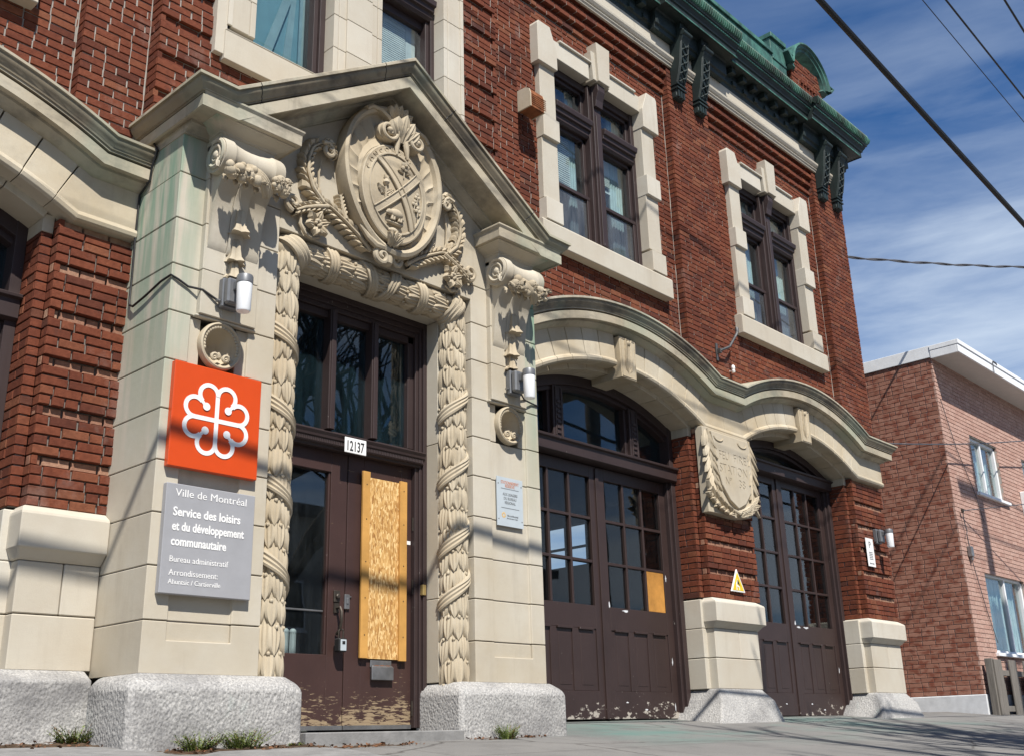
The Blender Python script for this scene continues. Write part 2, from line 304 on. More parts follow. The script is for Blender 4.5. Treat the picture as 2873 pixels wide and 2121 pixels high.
    def leaf(s, base, d, nrm, L, W, curl=.3, lift=.0, lobes=0, lobe=.25, skirt=.02, crease=.25, bend=0, rows=7, tip=.0, shield=False):
        d = Vector(d).normalized(); nrm = Vector(nrm); nrm = (nrm-d*nrm.dot(d)).normalized(); sd_ = d.cross(nrm); base = Vector(base)
        G = []; ang = 0; p = base.copy(); dd = d.copy()
        for i in range(rows+1):
            t = i/rows
            w_ = W*(math.sin(math.pi*min(1, (t*.86+.14)))**.75)*(1-.35*t)
            if shield: w_ = W*min(1, .8+.5*t)*math.sqrt(max(0, 1-max(0, (t-.40)/.60)**1.9))
            if i == rows: w_ = W*.06
            if lobes: w_ *= 1+lobe*math.cos(lobes*2*math.pi*t)
            off = nrm*(lift*math.sin(math.pi*t) + curl*L*t*t*.5) + sd_*(bend*L*t*t)
            c0 = base + d*(L*t) + off - nrm*(tip*L*max(0, t-.75)*4*.25)
            row = []
            for u, rg in ((-1, 0), (-.64, .10), (-.32, -.16), (0, .12-crease*.25), (.32, -.16), (.64, .10), (1, 0)):
                h = -abs(u)**2*W*.30 + W*rg*min(1, 2.2*(1-t)+.15)
                row.append(c0+sd_*(w_*u)+nrm*h)
            row = [row[0]-nrm*skirt]+row+[row[-1]-nrm*skirt]; G.append(row)
        G.append([q-nrm*skirt for q in G[-1]])
        n = 9; f = []
        for i in range(len(G)-1):
            for k in range(n-1): f.append((i*n+k, i*n+k+1, (i+1)*n+k+1, (i+1)*n+k))
        s.add([q for r_ in G for q in r_], f); return s
    def ribbon(s, pts, nrms, wv, skirt=.02, pleat=.006):  # band along points; wv: half-width vectors
        G = []
        for p, n_, w_ in zip(pts, nrms, wv):
            p, n_, w_ = Vector(p), Vector(n_), Vector(w_); row = [p-w_-n_*skirt]
            for u, h in ((-1, 0), (-.66, pleat), (-.33, 0), (0, pleat), (.33, 0), (.66, pleat), (1, 0)): row.append(p+w_*u+n_*h)
            row.append(p+w_-n_*skirt); G.append(row)
        n = 9; f = []
        for i in range(len(G)-1):
            for k in range(n-1): f.append((i*n+k, i*n+k+1, (i+1)*n+k+1, (i+1)*n+k))
        s.add([q for r_ in G for q in r_], f); return s
    def build(s, name, mats, parent=None, bevel=0, smooth=False, seg=1, loc=None):
        me = bpy.data.meshes.new(name); off = Vector(loc) if loc is not None else Vector((0, 0, 0))
        vs_ = s.v if loc is None else [tuple(Vector(p)-off) for p in s.v]
        me.from_pydata(vs_, [], s.f); me.update()
        for m in (mats if isinstance(mats, (list, tuple)) else [mats]): me.materials.append(MATS[m])
        if isinstance(mats, (list, tuple)) and len(mats) > 1: me.polygons.foreach_set('material_index', s.mi)
        if smooth: me.polygons.foreach_set('use_smooth', [True]*len(me.polygons))
        o = bpy.data.objects.new(name, me); COL.objects.link(o)
        if loc is not None: o.location = loc
        if parent is not None: o.parent = parent
        if bevel:
            b = o.modifiers.new('bevel', 'BEVEL'); b.width = bevel; b.segments = seg; b.limit_method = 'ANGLE'; b.angle_limit = R(40)
        if smooth == 'auto' or smooth:
            try:
                me.set_sharp_from_angle(angle=R(38))
            except Exception: pass
        return o
def thing(name, label, cat, loc=(0, 0, 0), group=None, rz=0):
    o = bpy.data.objects.new(name, None); COL.objects.link(o); o.location = loc; o.rotation_euler = (0, 0, rz); o.empty_display_size = .2
    o['label'] = label; o['category'] = cat
    if group: o['group'] = group
    return o
def tag(o, label, cat, group=None):
    o['label'] = label; o['category'] = cat
    if group: o['group'] = group
    return o
def kind(o, k): o['kind'] = k; return o
def dup(root, loc, label, group=None, rz=0):
    r = root.copy(); COL.objects.link(r); r.location = loc; r.rotation_euler = (0, 0, rz); r['label'] = label
    if group: r['group'] = group
    for ch in list(root.children):
        c = ch.copy(); COL.objects.link(c); c.parent = r
        for g in list(ch.children):
            d = g.copy(); COL.objects.link(d); d.parent = c
    return r

def text_geo(body, bold=0, extrude=.5, spacing=1.0):
    cu = bpy.data.curves.new('t', 'FONT'); cu.body = body; cu.size = 1; cu.offset = bold; cu.extrude = extrude; cu.space_character = spacing; cu.resolution_u = 3
    ob = bpy.data.objects.new('t', cu); COL.objects.link(ob); dg = bpy.context.evaluated_depsgraph_get(); dg.update()
    me = bpy.data.meshes.new_from_object(ob.evaluated_get(dg)); vs_ = [tuple(v.co) for v in me.vertices]; fs = [tuple(p.vertices) for p in me.polygons]
    bpy.data.objects.remove(ob); bpy.data.curves.remove(cu); bpy.data.meshes.remove(me); return vs_, fs
def text_line(mb, body, x0, zb, h, y, width=None, depth=.003, bold=0, align='l', ref=.73):
    vs_, fs = text_geo(body, bold)
    if not vs_: return
    k = h/ref; xs = [v[0] for v in vs_]; w_ = (max(xs)-min(xs)); kx = (width/w_) if width else k
    X0 = x0 - (kx*w_/2 if align == 'c' else 0)
    mb.add([(X0+(v[0]-min(xs))*kx, y-(v[2]+.5)*depth, zb+v[1]*k) for v in vs_], fs)

# bricks: every brick its own little block in front of a mortar sheet
def bricks(mb, a0, a1, z0, z1, face, axis='x', course=.0605, L=.172, joint=.0085, holes=(), recess=None, sgn=-1, zbase=1.325, mort=1, jit=.003, hd=.22, ch=.0028, rec=.010, trim=0, back=.034, seed=1):
    r = random.Random(seed*1000+int(a0*50)+int(z0*7)+int(face*31)); k0 = int(math.floor((z0-zbase)/course+1e-6)); k1 = int(math.ceil((z1-zbase)/course-1e-6))
    for k in range(k0, k1):
        za = max(z0, zbase+k*course+joint*.5); zb = min(z1, zbase+(k+1)*course-joint*.5)
        if zb-za < .012: continue
        d, mi, fc = 0, 0, face
        if recess:
            q = recess(k, (za+zb)/2)
            if q: d, mi = q
        cells = [(a0, a1)]
        for (h0, h1, hz0, hz1) in holes:
            if hz0 < (za+zb)/2 < hz1:
                nc = []
                for c0, c1 in cells:
                    if h1 <= c0 or h0 >= c1: nc.append((c0, c1)); continue
                    if h0 > c0: nc.append((c0, h0))
                    if h1 < c1: nc.append((h1, c1))
                cells = nc
        mb.cur = mi
        for c0, c1 in cells:
            off = (L*.5 if k % 2 else 0)+(r.random()-.5)*.02; g0 = math.floor((c0-off)/L)*L+off; bs = [c0]; x_ = g0
            mn = min(.05, L*.3)
            while x_ < c1:
                if c0+mn < x_ < c1-mn: bs.append(x_)
                x_ += L if (L > 1 or r.random() > hd) else L*.5
            bs.append(c1)
            for q in range(len(bs)-1):
                jv = joint*(.55+.35*r.random()); b0 = bs[q]+(jv if q else 0); b1 = bs[q+1]-(jv*.9 if q < len(bs)-2 else 0)
                f_ = fc+d*(-sgn)+(r.random()-.5)*jit*2; e = jit*.9; P = []
                base = [(a+(r.random()-.5)*e, z+(r.random()-.5)*e) for a, z in ((b0, za), (b1, za), (b1, zb), (b0, zb))]; ca = (b0+b1)/2; cz = (za+zb)/2
                for dep, ins in ((0, ch), (ch*1.1, 0), (back, 0)):
                    for a, z in base:
                        aa = a+(ins if a < ca else -ins); zz = z+(ins if z < cz else -ins); dd = f_+dep*(-sgn)
                        P.append((aa, dd, zz) if axis == 'x' else (dd, aa, zz))
                fl = [(0, 1, 2, 3)]
                for o_ in (0, 4): fl += [(o_+i, o_+4+i, o_+4+(i+1) % 4, o_+(i+1) % 4) for i in range(4)]
                if (axis == 'x') != (sgn < 0): fl = [f[::-1] for f in fl]
                mb.add(P, fl)
    mb.cur = mort
    m = face+rec*(-sgn); ei = .013 if axis == 'x' else .034
    zs = sorted({z0, z1}); segs = [(a0, a1, z0, z1)]
    for (h0, h1, hz0, hz1) in holes:
        ns = []
        for (c0, c1, y0, y1) in segs:
            if h1 <= c0 or h0 >= c1 or hz1 <= y0 or hz0 >= y1: ns.append((c0, c1, y0, y1)); continue
            if y0 < hz0: ns.append((c0, c1, y0, hz0))
            if hz1 < y1: ns.append((c0, c1, hz1, y1))
            u0, u1 = max(y0, hz0), min(y1, hz1)
            if c0 < h0: ns.append((c0, h0, u0, u1))
            if h1 < c1: ns.append((h1, c1, u0, u1))
        segs = ns
    if recess:    # mortar sheet per course group so recessed courses are not covered
        ns = []
        for (c0, c1, y0, y1) in segs:
            k = int(math.floor((y0-zbase)/course+1e-6)); z = y0
            while z < y1-1e-6:
                ze = min(y1, zbase+(k+1)*course); q = recess(k, (zbase+(k+.5)*course)); ns.append((c0, c1, z, ze, q[0] if q else 0)); z = ze; k += 1
        mg = []
        for q in ns:
            if mg and mg[-1][0] == q[0] and mg[-1][1] == q[1] and mg[-1][4] == q[4] and abs(mg[-1][3]-q[2]) < 1e-6: mg[-1] = (q[0], q[1], mg[-1][2], q[3], q[4])
            else: mg.append(q)
        for (c0, c1, y0, y1, d) in mg:
            sheet(mb, c0+ei*(c0 == a0), c1-ei*(c1 == a1), y0+(.007 if not d else -.007), y1-(.007 if not d else -.007), m+d, axis, sgn)
    else:
        for (c0, c1, y0, y1) in segs: sheet(mb, c0+ei*(c0 == a0), c1-ei*(c1 == a1), y0+trim, y1-trim, m, axis, sgn)
    mb.cur = 0
def sheet(mb, a0, a1, z0, z1, m, axis, sgn):
    if axis == 'x': mb.box(a0, a1, min(m, m-sgn*.06), max(m, m-sgn*.06), z0, z1)
    else: mb.box(min(m, m-sgn*.06), max(m, m-sgn*.06), a0, a1, z0, z1)

# ------------------------------------------------------------------ ground
def gz(x, y):
    return .008*max(-12, min(14, x)) + .1*(max(-8.5, min(.6, y))+.62) + (.0 if y > -8.5 else -.12 if y > -16 else -.02)
def grid_sheet(name, xs, ys, mat, dz=0, k='structure'):
    v = [(x, y, gz(x, y)+dz) for y in ys for x in xs]; n = len(xs)
    f = [(j*n+i, j*n+i+1, (j+1)*n+i+1, (j+1)*n+i) for j in range(len(ys)-1) for i in range(n-1)]
    mb = MB(); mb.add(v, f); return kind(mb.build(name, mat, smooth=True), k)
grid_sheet('ground', [-400, -60, -30]+[-12+i for i in range(0, 40)]+[40, 80, 400], [-400, -60, -30, -17, -16.02, -15.98, -12, -8.52, -8.48, -7, -6, -5, -4, -3, -2, -1.2, -.6, 0, .6, 2, 10, 60, 400], 'concrete')
kind(MB().box(-60, 80, -16.0, -8.6, -1.4, -.93).build('road', 'asphalt'), 'structure')

# ------------------------------------------------------------------ the station
ST = thing('fire_station', 'old red brick fire station with carved stone doorway, arched garage doors and copper cornice', 'building')
CX = {'l': -3.47, 1: 3.56, 2: 7.17}; ARC = .56
PILF, WALL = .04, .14
def arc_pts(cx, rad, a0, a1, n):
    return [(cx+rad*math.sin(a0+(a1-a0)*i/n), ARC+rad*math.cos(a0+(a1-a0)*i/n)) for i in range(n+1)]

# ---- main upper wall and pilasters
wins = [(-3.54-.80, -3.54+.80, 4.65, 6.95), (3.54-.80, 3.54+.80, 4.65, 6.95), (7.16-.80, 7.16+.80, 4.65, 6.95)]
def rec_wall(k, z):
    if 7.31 < z < 7.37: return (.0, 0)
    return None
mb = MB()
for (a, b, hs) in ((-5.6, -2.10, wins[:1]), (2.10, 4.90, wins[1:2]), (5.74, 8.53, wins[2:])):
    bricks(mb, a, b, 3.70, 7.33, WALL, holes=hs, seed=2)
    for z0, z1, f in ((7.33, 7.372, .11), (7.372, 7.415, .10), (7.415, 7.49, .085), (7.49, 7.59, .062), (7.59, 7.72, .045)):
        pass
    for i, f in enumerate((.112, .14, .082, .11, .052, .08, .042)):
        z0 = 7.33+i*.0605; bricks(mb, a, b, z0, z0+.0605, f, zbase=7.33, seed=9+i, back=.07, trim=.007)
    mb.cur = 2; mb.box(a, b, .165, .2, 7.3, 7.75); mb.cur = 0
mb.build('brick_wall', ['red_brick', 'mortar', 'dark_mortar'], ST)
def pilaster(x0, x1, z0, z1, f=PILF, recess=None, depth=.12):
    mb = MB(); bricks(mb, x0, x1, z0, z1, f, recess=recess, seed=4)
    bricks(mb, f+.012, f+depth, z0, z1, x0, axis='y', seed=5, L=10)
    bricks(mb, f+.012, f+depth, z0, z1, x1, axis='y', seed=6, sgn=1, L=10)
    return mb
for x0, x1 in ((-2.14, -1.66), (1.66, 2.14), (4.87, 5.73), (8.50, 9.36), (-5.6, -4.87)):
    mb = pilaster(x0, x1, 3.70, 7.75); mb.build('pilaster', ['red_brick', 'mortar'], ST)
for x_, y_, za, zb in ((4.868, .142, 3.72, 7.33), (8.498, .142, 3.72, 7.33), (-2.142, .142, 3.72, 7.3), (-1.684, .042, 4.0, 7.3)):
    rr_ = random.Random(int(za*10+x_*7)); mb = MB(); n_ = 40; mb.tube([(x_+(rr_.random()-.5)*.006, y_, za+(zb-za)*i/n_) for i in range(n_+1)], [.004+.004*rr_.random() for i in range(n_+1)], 6); mb.build('caulk_line', 'caulk', ST)
# bay beside the centre windows with raked courses
def rec_bay(k, z): return (.030, 0) if k % 5 == 2 else None
mb = MB()
bricks(mb, -1.68, -1.14, 3.98, 7.75, -.10, recess=rec_bay, seed=3); bricks(mb, 1.14, 1.70, 3.98, 7.75, -.10, recess=rec_bay, seed=3)
bricks(mb, -1.14, 1.14, 3.98, 4.70, -.10, seed=3)
bricks(mb, -.088, .05, 3.98, 7.75, -1.68, axis='y', seed=5, L=10); bricks(mb, -.088, .05, 3.98, 7.75, 1.70, axis='y', seed=5, sgn=1, L=10)
mb.build('bay_wall', ['red_brick', 'mortar'], ST)

# ---- lower piers (raked brick), pedestals and plinths
def rec_pier(k, z): return (.030, 2) if k % 5 == 4 else None
def pier(x0, x1, lrev=None, rrev=None, zb=1.325):
    """lrev / rrev : x of the deep reveal left / right of the pier"""
    mb = MB(); bricks(mb, x0, x1, zb, 3.13, .04, recess=rec_pier, seed=11, jit=.0034, back=.045, rec=.018, ch=.004)
    if lrev is not None:
        bricks(mb, .052, .13, zb, 3.13, x0, axis='y', seed=12, L=10); bricks(mb, lrev, x0, zb, 3.05, .13, seed=13, L=10)
        bricks(mb, .142, .36, zb, 3.05, lrev, axis='y', seed=14)
    if rrev is not None:
        bricks(mb, .052, .13, zb, 3.13, x1, axis='y', seed=12, L=10, sgn=1); bricks(mb, x1, rrev, zb, 3.05, .13, seed=13, L=10)
        bricks(mb, .142, .36, zb, 3.05, rrev, axis='y', seed=14, sgn=1)
    return mb.build('brick_pier', ['red_brick', 'dark_mortar', 'worn_brick'], ST)
pier(-2.14, -1.655, lrev=-2.21); pier(4.88, 5.85, 4.82, 5.91); pier(8.49, 9.36, 8.43)
def pedestal(x0, x1, lrev=None, rrev=None, capR=True):
    mb = MB(); g = .006
    z1 = .42
    def die(za, zb, split=None):
        xs = [x0+.005, x1-.0] if split is None else [x0+.005, split, x1]
        for a, b in zip(xs[:-1], xs[1:]): mb.box(a+g*.5, b-g*.5, .042, .36, za+g*.5, zb-g*.5)
        if lrev is not None: mb.box(lrev, x0+.02, .137, .362, za+g*.5, zb-g*.5)
        if rrev is not None: mb.box(x1-.02, rrev, .137, .362, za+g*.5, zb-g*.5)
    die(.42, .725); die(.725, 1.02, x0+(x1-x0)*.55)
    oL = 1 if lrev is not None else .0; oR = 1 if capR else 0
    mb.stack(x0, x1, .042, .36, [(1.02, 0), (1.03, .012), (1.075, .055), (1.08, .07), (1.27, .072), (1.285, .066), (1.325, .004)], oL*.45, oR)
    if lrev is not None: mb.box(lrev, x0+.02, .139, .364, 1.02, 1.31)
    if rrev is not None: mb.box(x1-.02, rrev, .139, .364, 1.02, 1.31)
    p = mb.build('pedestal', 'pale_stone', ST, bevel=.006)
    return p
pedestal(-2.15, -1.662, lrev=-2.22, capR=False); pedestal(4.88, 5.74, 4.82, 5.90); pedestal(8.43, 9.30, 8.37)
def plinth(loops, name='granite_plinth', bevel=.035):
    mb = MB(); mb.rings(loops); o = mb.build(name, 'granite', ST, bevel=bevel, seg=3, smooth=True); return o
def rect(x0, x1, y0, y1, z): return [(x0, y0, z), (x1, y0, z), (x1, y1, z), (x0, y1, z)]
plinth([rect(4.53, 5.95, -.16, .50, -.1), rect(4.78, 5.80, -.05, .42, .31), rect(4.84, 5.72, .02, .40, .40), rect(4.86, 5.70, .03, .40, .425)], bevel=.02)
plinth([rect(8.00, 9.45, -.18, .50, -.1), rect(8.34, 9.37, -.05, .42, .31), rect(8.39, 9.28, .02, .40, .40), rect(8.40, 9.27, .03, .40, .425)], bevel=.02)
plinth([rect(-2.60, -1.715, -.13, .4, -.3), rect(-2.42, -1.715, -.10, .4, .365), rect(-2.30, -1.70, .03, .4, .425)], bevel=.015)
for sx in (-1, 1):
    xa, xb = (.64, 1.745) if sx > 0 else (-1.765, -.66)
    plinth([rect(xa, xb, -.625, -.14, -.3), rect(xa, xb, -.62, -.14, .325), rect(xa+.06, xb-.06, -.53, -.14, .385)], bevel=.032)

# ---- arches
def arch(key, lx, rx, jl=True, jr=True):
    cx = CX[key]; root = bpy.data.objects.new('stone_arch', None); COL.objects.link(root); root.parent = ST
    mb = MB(); Ro, Ri = 3.51-.256, 2.92
    prof = [(.30, 0), (.002, 0), (.0, -(Ro-Ri)+.068), (-.014, -(Ro-Ri)+.058), (-.022, -(Ro-Ri)+.035), (-.014, -(Ro-Ri)+.010), (.006, -(Ro-Ri)), (.30, -(Ro-Ri))]
    amax = math.asin(1.478/3.254); N = 11; r = random.Random(5)
    for i in range(N):
        am_ = amax-.031; a0 = -am_+2*am_*i/N; a1 = -am_+2*am_*(i+1)/N; e = .0017
        if i == N//2: continue
        dj = (r.random()-.5)*.003
        pf = [(y+(dj if y < .1 else 0), n) for y, n in prof]
        mb.sweep(arc_pts(cx, Ro, a0+e, a1-e, 5), pf)
    xc = Ro*math.sin(amax)
    if cx-xc-lx > .05: mb.sweep([(lx, 3.459), (cx-xc, 3.459)]+arc_pts(cx, Ro, -amax, -amax+.03, 2)[1:], prof)
    if rx-cx-xc > .05: mb.sweep(arc_pts(cx, Ro, amax-.03, amax, 2)[:-1]+[(cx+xc, 3.459), (rx, 3.459)], prof)
    # inner order
    am = math.asin(1.262/2.87); N2 = 9
    for i in range(N2):
        a0 = -am+2*am*i/N2; a1 = -am+2*am*(i+1)/N2
        mb.sweep(arc_pts(cx, 3.05, a0+.0018, a1-.0018, 4), [(.12, 0), (.12, -.18), (.36, -.18), (.36, 0)])
    for sx, on in ((-1, jl), (1, jr)):
        if on:
            x = cx+sx*1.26; mb.box(min(x, x+sx*.07), max(x, x+sx*.07), .128, .362, 3.05, 3.17)
    mb.build('voussoirs', 'arch_stone', root, bevel=.003)
    # keystone with leaf relief
    mb = MB(); kx = cx+.025
    mb.rings([[(kx-.135, -.05, 3.79), (kx+.135, -.05, 3.79), (kx+.12, -.05, 3.36), (kx-.12, -.05, 3.36)], [(kx-.135, .345, 3.79), (kx+.135, .345, 3.79), (kx+.12, .345, 3.36), (kx-.12, .345, 3.36)]])
    kb = mb.build('keystone', 'arch_stone', root, bevel=.006)
    mb = MB()
    for sx in (-1, 1):
        for q in range(4):
            z = 3.42+q*.075; mb.leaf((kx+sx*.006, -.052, z), (sx*.55, 0, 1), (0, -1, 0), .17-.012*q, .026, .25, .008, 3, .3, .012, bend=-sx*.22)
    mb.leaf((kx, -.05, 3.39), (0, 0, 1), (0, -1, 0), .33, .022, .1, .012, 0, 0, .012); mb.ball((kx, -.058, 3.735), .028, 1, .7, 1)
    mb.tube([(kx-.105, -.05, 3.38), (kx-.112, -.05, 3.77), (kx+.112, -.05, 3.77), (kx+.105, -.05, 3.38), (kx-.105, -.05, 3.38)], .007, 5)
    mb.build('keystone_relief', 'carved_stone', kb if False else root, smooth=True)
arch('l', -5.6, -1.665, True, True); arch(1, 1.665, 5.37, True, True); arch(2, 5.37, 9.355, True, True)
# moulded cornice running over the arches
CPROF = [(.30, .035), (.13, .03), (-.185, 0), (-.192, -.004), (-.192, -.022), (-.178, -.024), (-.177, -.042), (-.164, -.062), (-.146, -.080), (-.142, -.096), (-.132, -.098), (-.132, -.112), (-.106, -.115), (-.106, -.124), (-.122, -.128),
         (-.120, -.203), (-.066, -.196), (-.064, -.214), (-.048, -.222), (-.034, -.240), (-.014, -.250), (.0, -.258), (.30, -.258)]
def cornice_path(segs, x0, x1):
    am = math.asin(1.538/3.51); P = [(x0, 3.715)]
    for cx in segs: P += [p for p in arc_pts(cx, 3.51, -am, am, 30) if p[0] > x0+.02]
    P.append((x1, 3.715)); return P
def end_right(loops):
    for l in (loops[-1],):
        for q in l: q[0] = 9.36 + max(0, -q[1])*1.15
    loops.append([[q[0], .5, q[2]] for q in loops[-1]])
def split_sweep(mb, path, prof, cuts, ends=None):
    mb.sweep(path, prof, ends=ends)
mb = MB(); mb.sweep(cornice_path([CX[1], CX[2]], 1.662, 9.36), CPROF, ends=end_right, dark=(5, 6, 7, 8, 9, 11, 12, 13)); mb.build('arch_cornice', ['cornice_stone', 'crusted_shaded_stone'], ST, smooth=True)
mb = MB(); mb.sweep(cornice_path([CX['l']], -5.6, -1.662), CPROF, dark=(5, 6, 7, 8, 9, 11, 12, 13)); mb.build('arch_cornice', ['cornice_stone', 'crusted_shaded_stone'], ST, smooth=True)
# ---- inscription stone between the garage arches
root = bpy.data.objects.new('inscription_stone', None); COL.objects.link(root); root.parent = ST
mb = MB(); YS = -.035
outl = [(4.842, 3.14), (5.80, 3.14), (5.80, 2.30), (5.70, 2.235), (5.50, 2.20), (5.33, 2.195), (5.05, 2.205), (4.842, 2.20)]
mb.prism([(max(4.866, x), z) for x, z in outl], YS+.004, .066); slab = mb.build('carved_slab', 'cream_stone', root, bevel=.006)
mb = MB(); sh = [(4.985, 3.10), (5.74, 3.10), (5.765, 2.95), (5.755, 2.72), (5.70, 2.50), (5.58, 2.37), (5.42, 2.30), (5.27, 2.37), (5.13, 2.52), (5.06, 2.72), (5.045, 2.90)]
mb.prism(sh, YS-.028, YS+.01); field = mb.build('shield_field', 'cream_stone', root, bevel=.006)
mb = MB()
for s_, x, z, h, w_ in (('FEU', 5.11, 2.815, .095, .20), ('FIRE', 5.40, 2.815, .095, .26), ('STATION', 5.10, 2.665, .105, .56), ('N\u00ba', 5.20, 2.535, .095, .12), ('38', 5.47, 2.535, .095, .13)):
    text_line(mb, s_, x, z, h, YS-.0235, w_, .03, 0)
cut = mb.build('cutter', 'carved_stone', None)
bm_ = field.modifiers.new('engrave', 'BOOLEAN'); bm_.object = cut; bm_.operation = 'DIFFERENCE'; bm_.solver = 'EXACT'
dg = bpy.context.evaluated_depsgraph_get(); dg.update(); me2 = bpy.data.meshes.new_from_object(field.evaluated_get(dg))
field.modifiers.clear(); field.data = me2; bpy.data.objects.remove(cut)
mb = MB(); r = random.Random(3)
for sx in (-1, 1):
    px = 4.945 if sx < 0 else 5.785; k = 1 if sx < 0 else .55
    for q in range(8):
        t_ = q/7; z = 3.10-t_*.66; x = px+(t_**3)*(.12 if sx < 0 else -.04)
        for s2 in (-1, 1): mb.leaf((x+s2*.008, YS-.004-.008*(q % 2), z), (s2*(.30+.16*r.random())*k, -.05, -1), (0, -1, 0), .19+.05*r.random(), .040*k, .20, .010, 0, 0, .03, .5, bend=-.16*s2, rows=8, shield=r.random() < .5)
    mb.tube([(px, YS-.01, 3.12), (px, YS-.014, 2.75), (px+(.12 if sx < 0 else -.04), YS-.014, 2.42)], .009, 6)
for q in range(6):
    t_ = q/5; x = 5.36-t_*.40; z = 2.245+.03*t_+.10*t_*t_
    mb.leaf((x, YS-.012, z), (-.9, -.08, .12+.65*t_), (0, -1, 0), .20, .042, .3, .012, 0, 0, .03, .5, bend=.14, rows=8); mb.leaf((x, YS-.012, z), (-.85, -.08, -.22+.3*t_), (0, -1, 0), .17, .040, .3, .012, 0, 0, .03, .5, rows=8)
    x = 5.40+t_*.34; mb.leaf((x, YS-.012, z), (.9, -.08, .12+.65*t_), (0, -1, 0), .16, .040, .3, .012, 0, 0, .03, .5, bend=-.14, rows=8); mb.leaf((x, YS-.012, z), (.85, -.08, -.22+.3*t_), (0, -1, 0), .13, .036, .3, .012, 0, 0, .03, .5, rows=8)
mb.tube([(5.30, YS-.03, 2.27), (5.38, YS-.05, 2.235), (5.47, YS-.03, 2.27)], [.012, .022, .012], 7)
for sx, x in ((-1, 5.12), (1, 5.60)):
    mb.tube([(x+.09*math.cos(a), YS-.03, 3.05+.045*math.sin(a)) for a in [math.pi+math.pi*i/8 for i in range(9)]], .009, 6)
mb.build('laurel_relief', 'carved_stone', root, smooth=True)

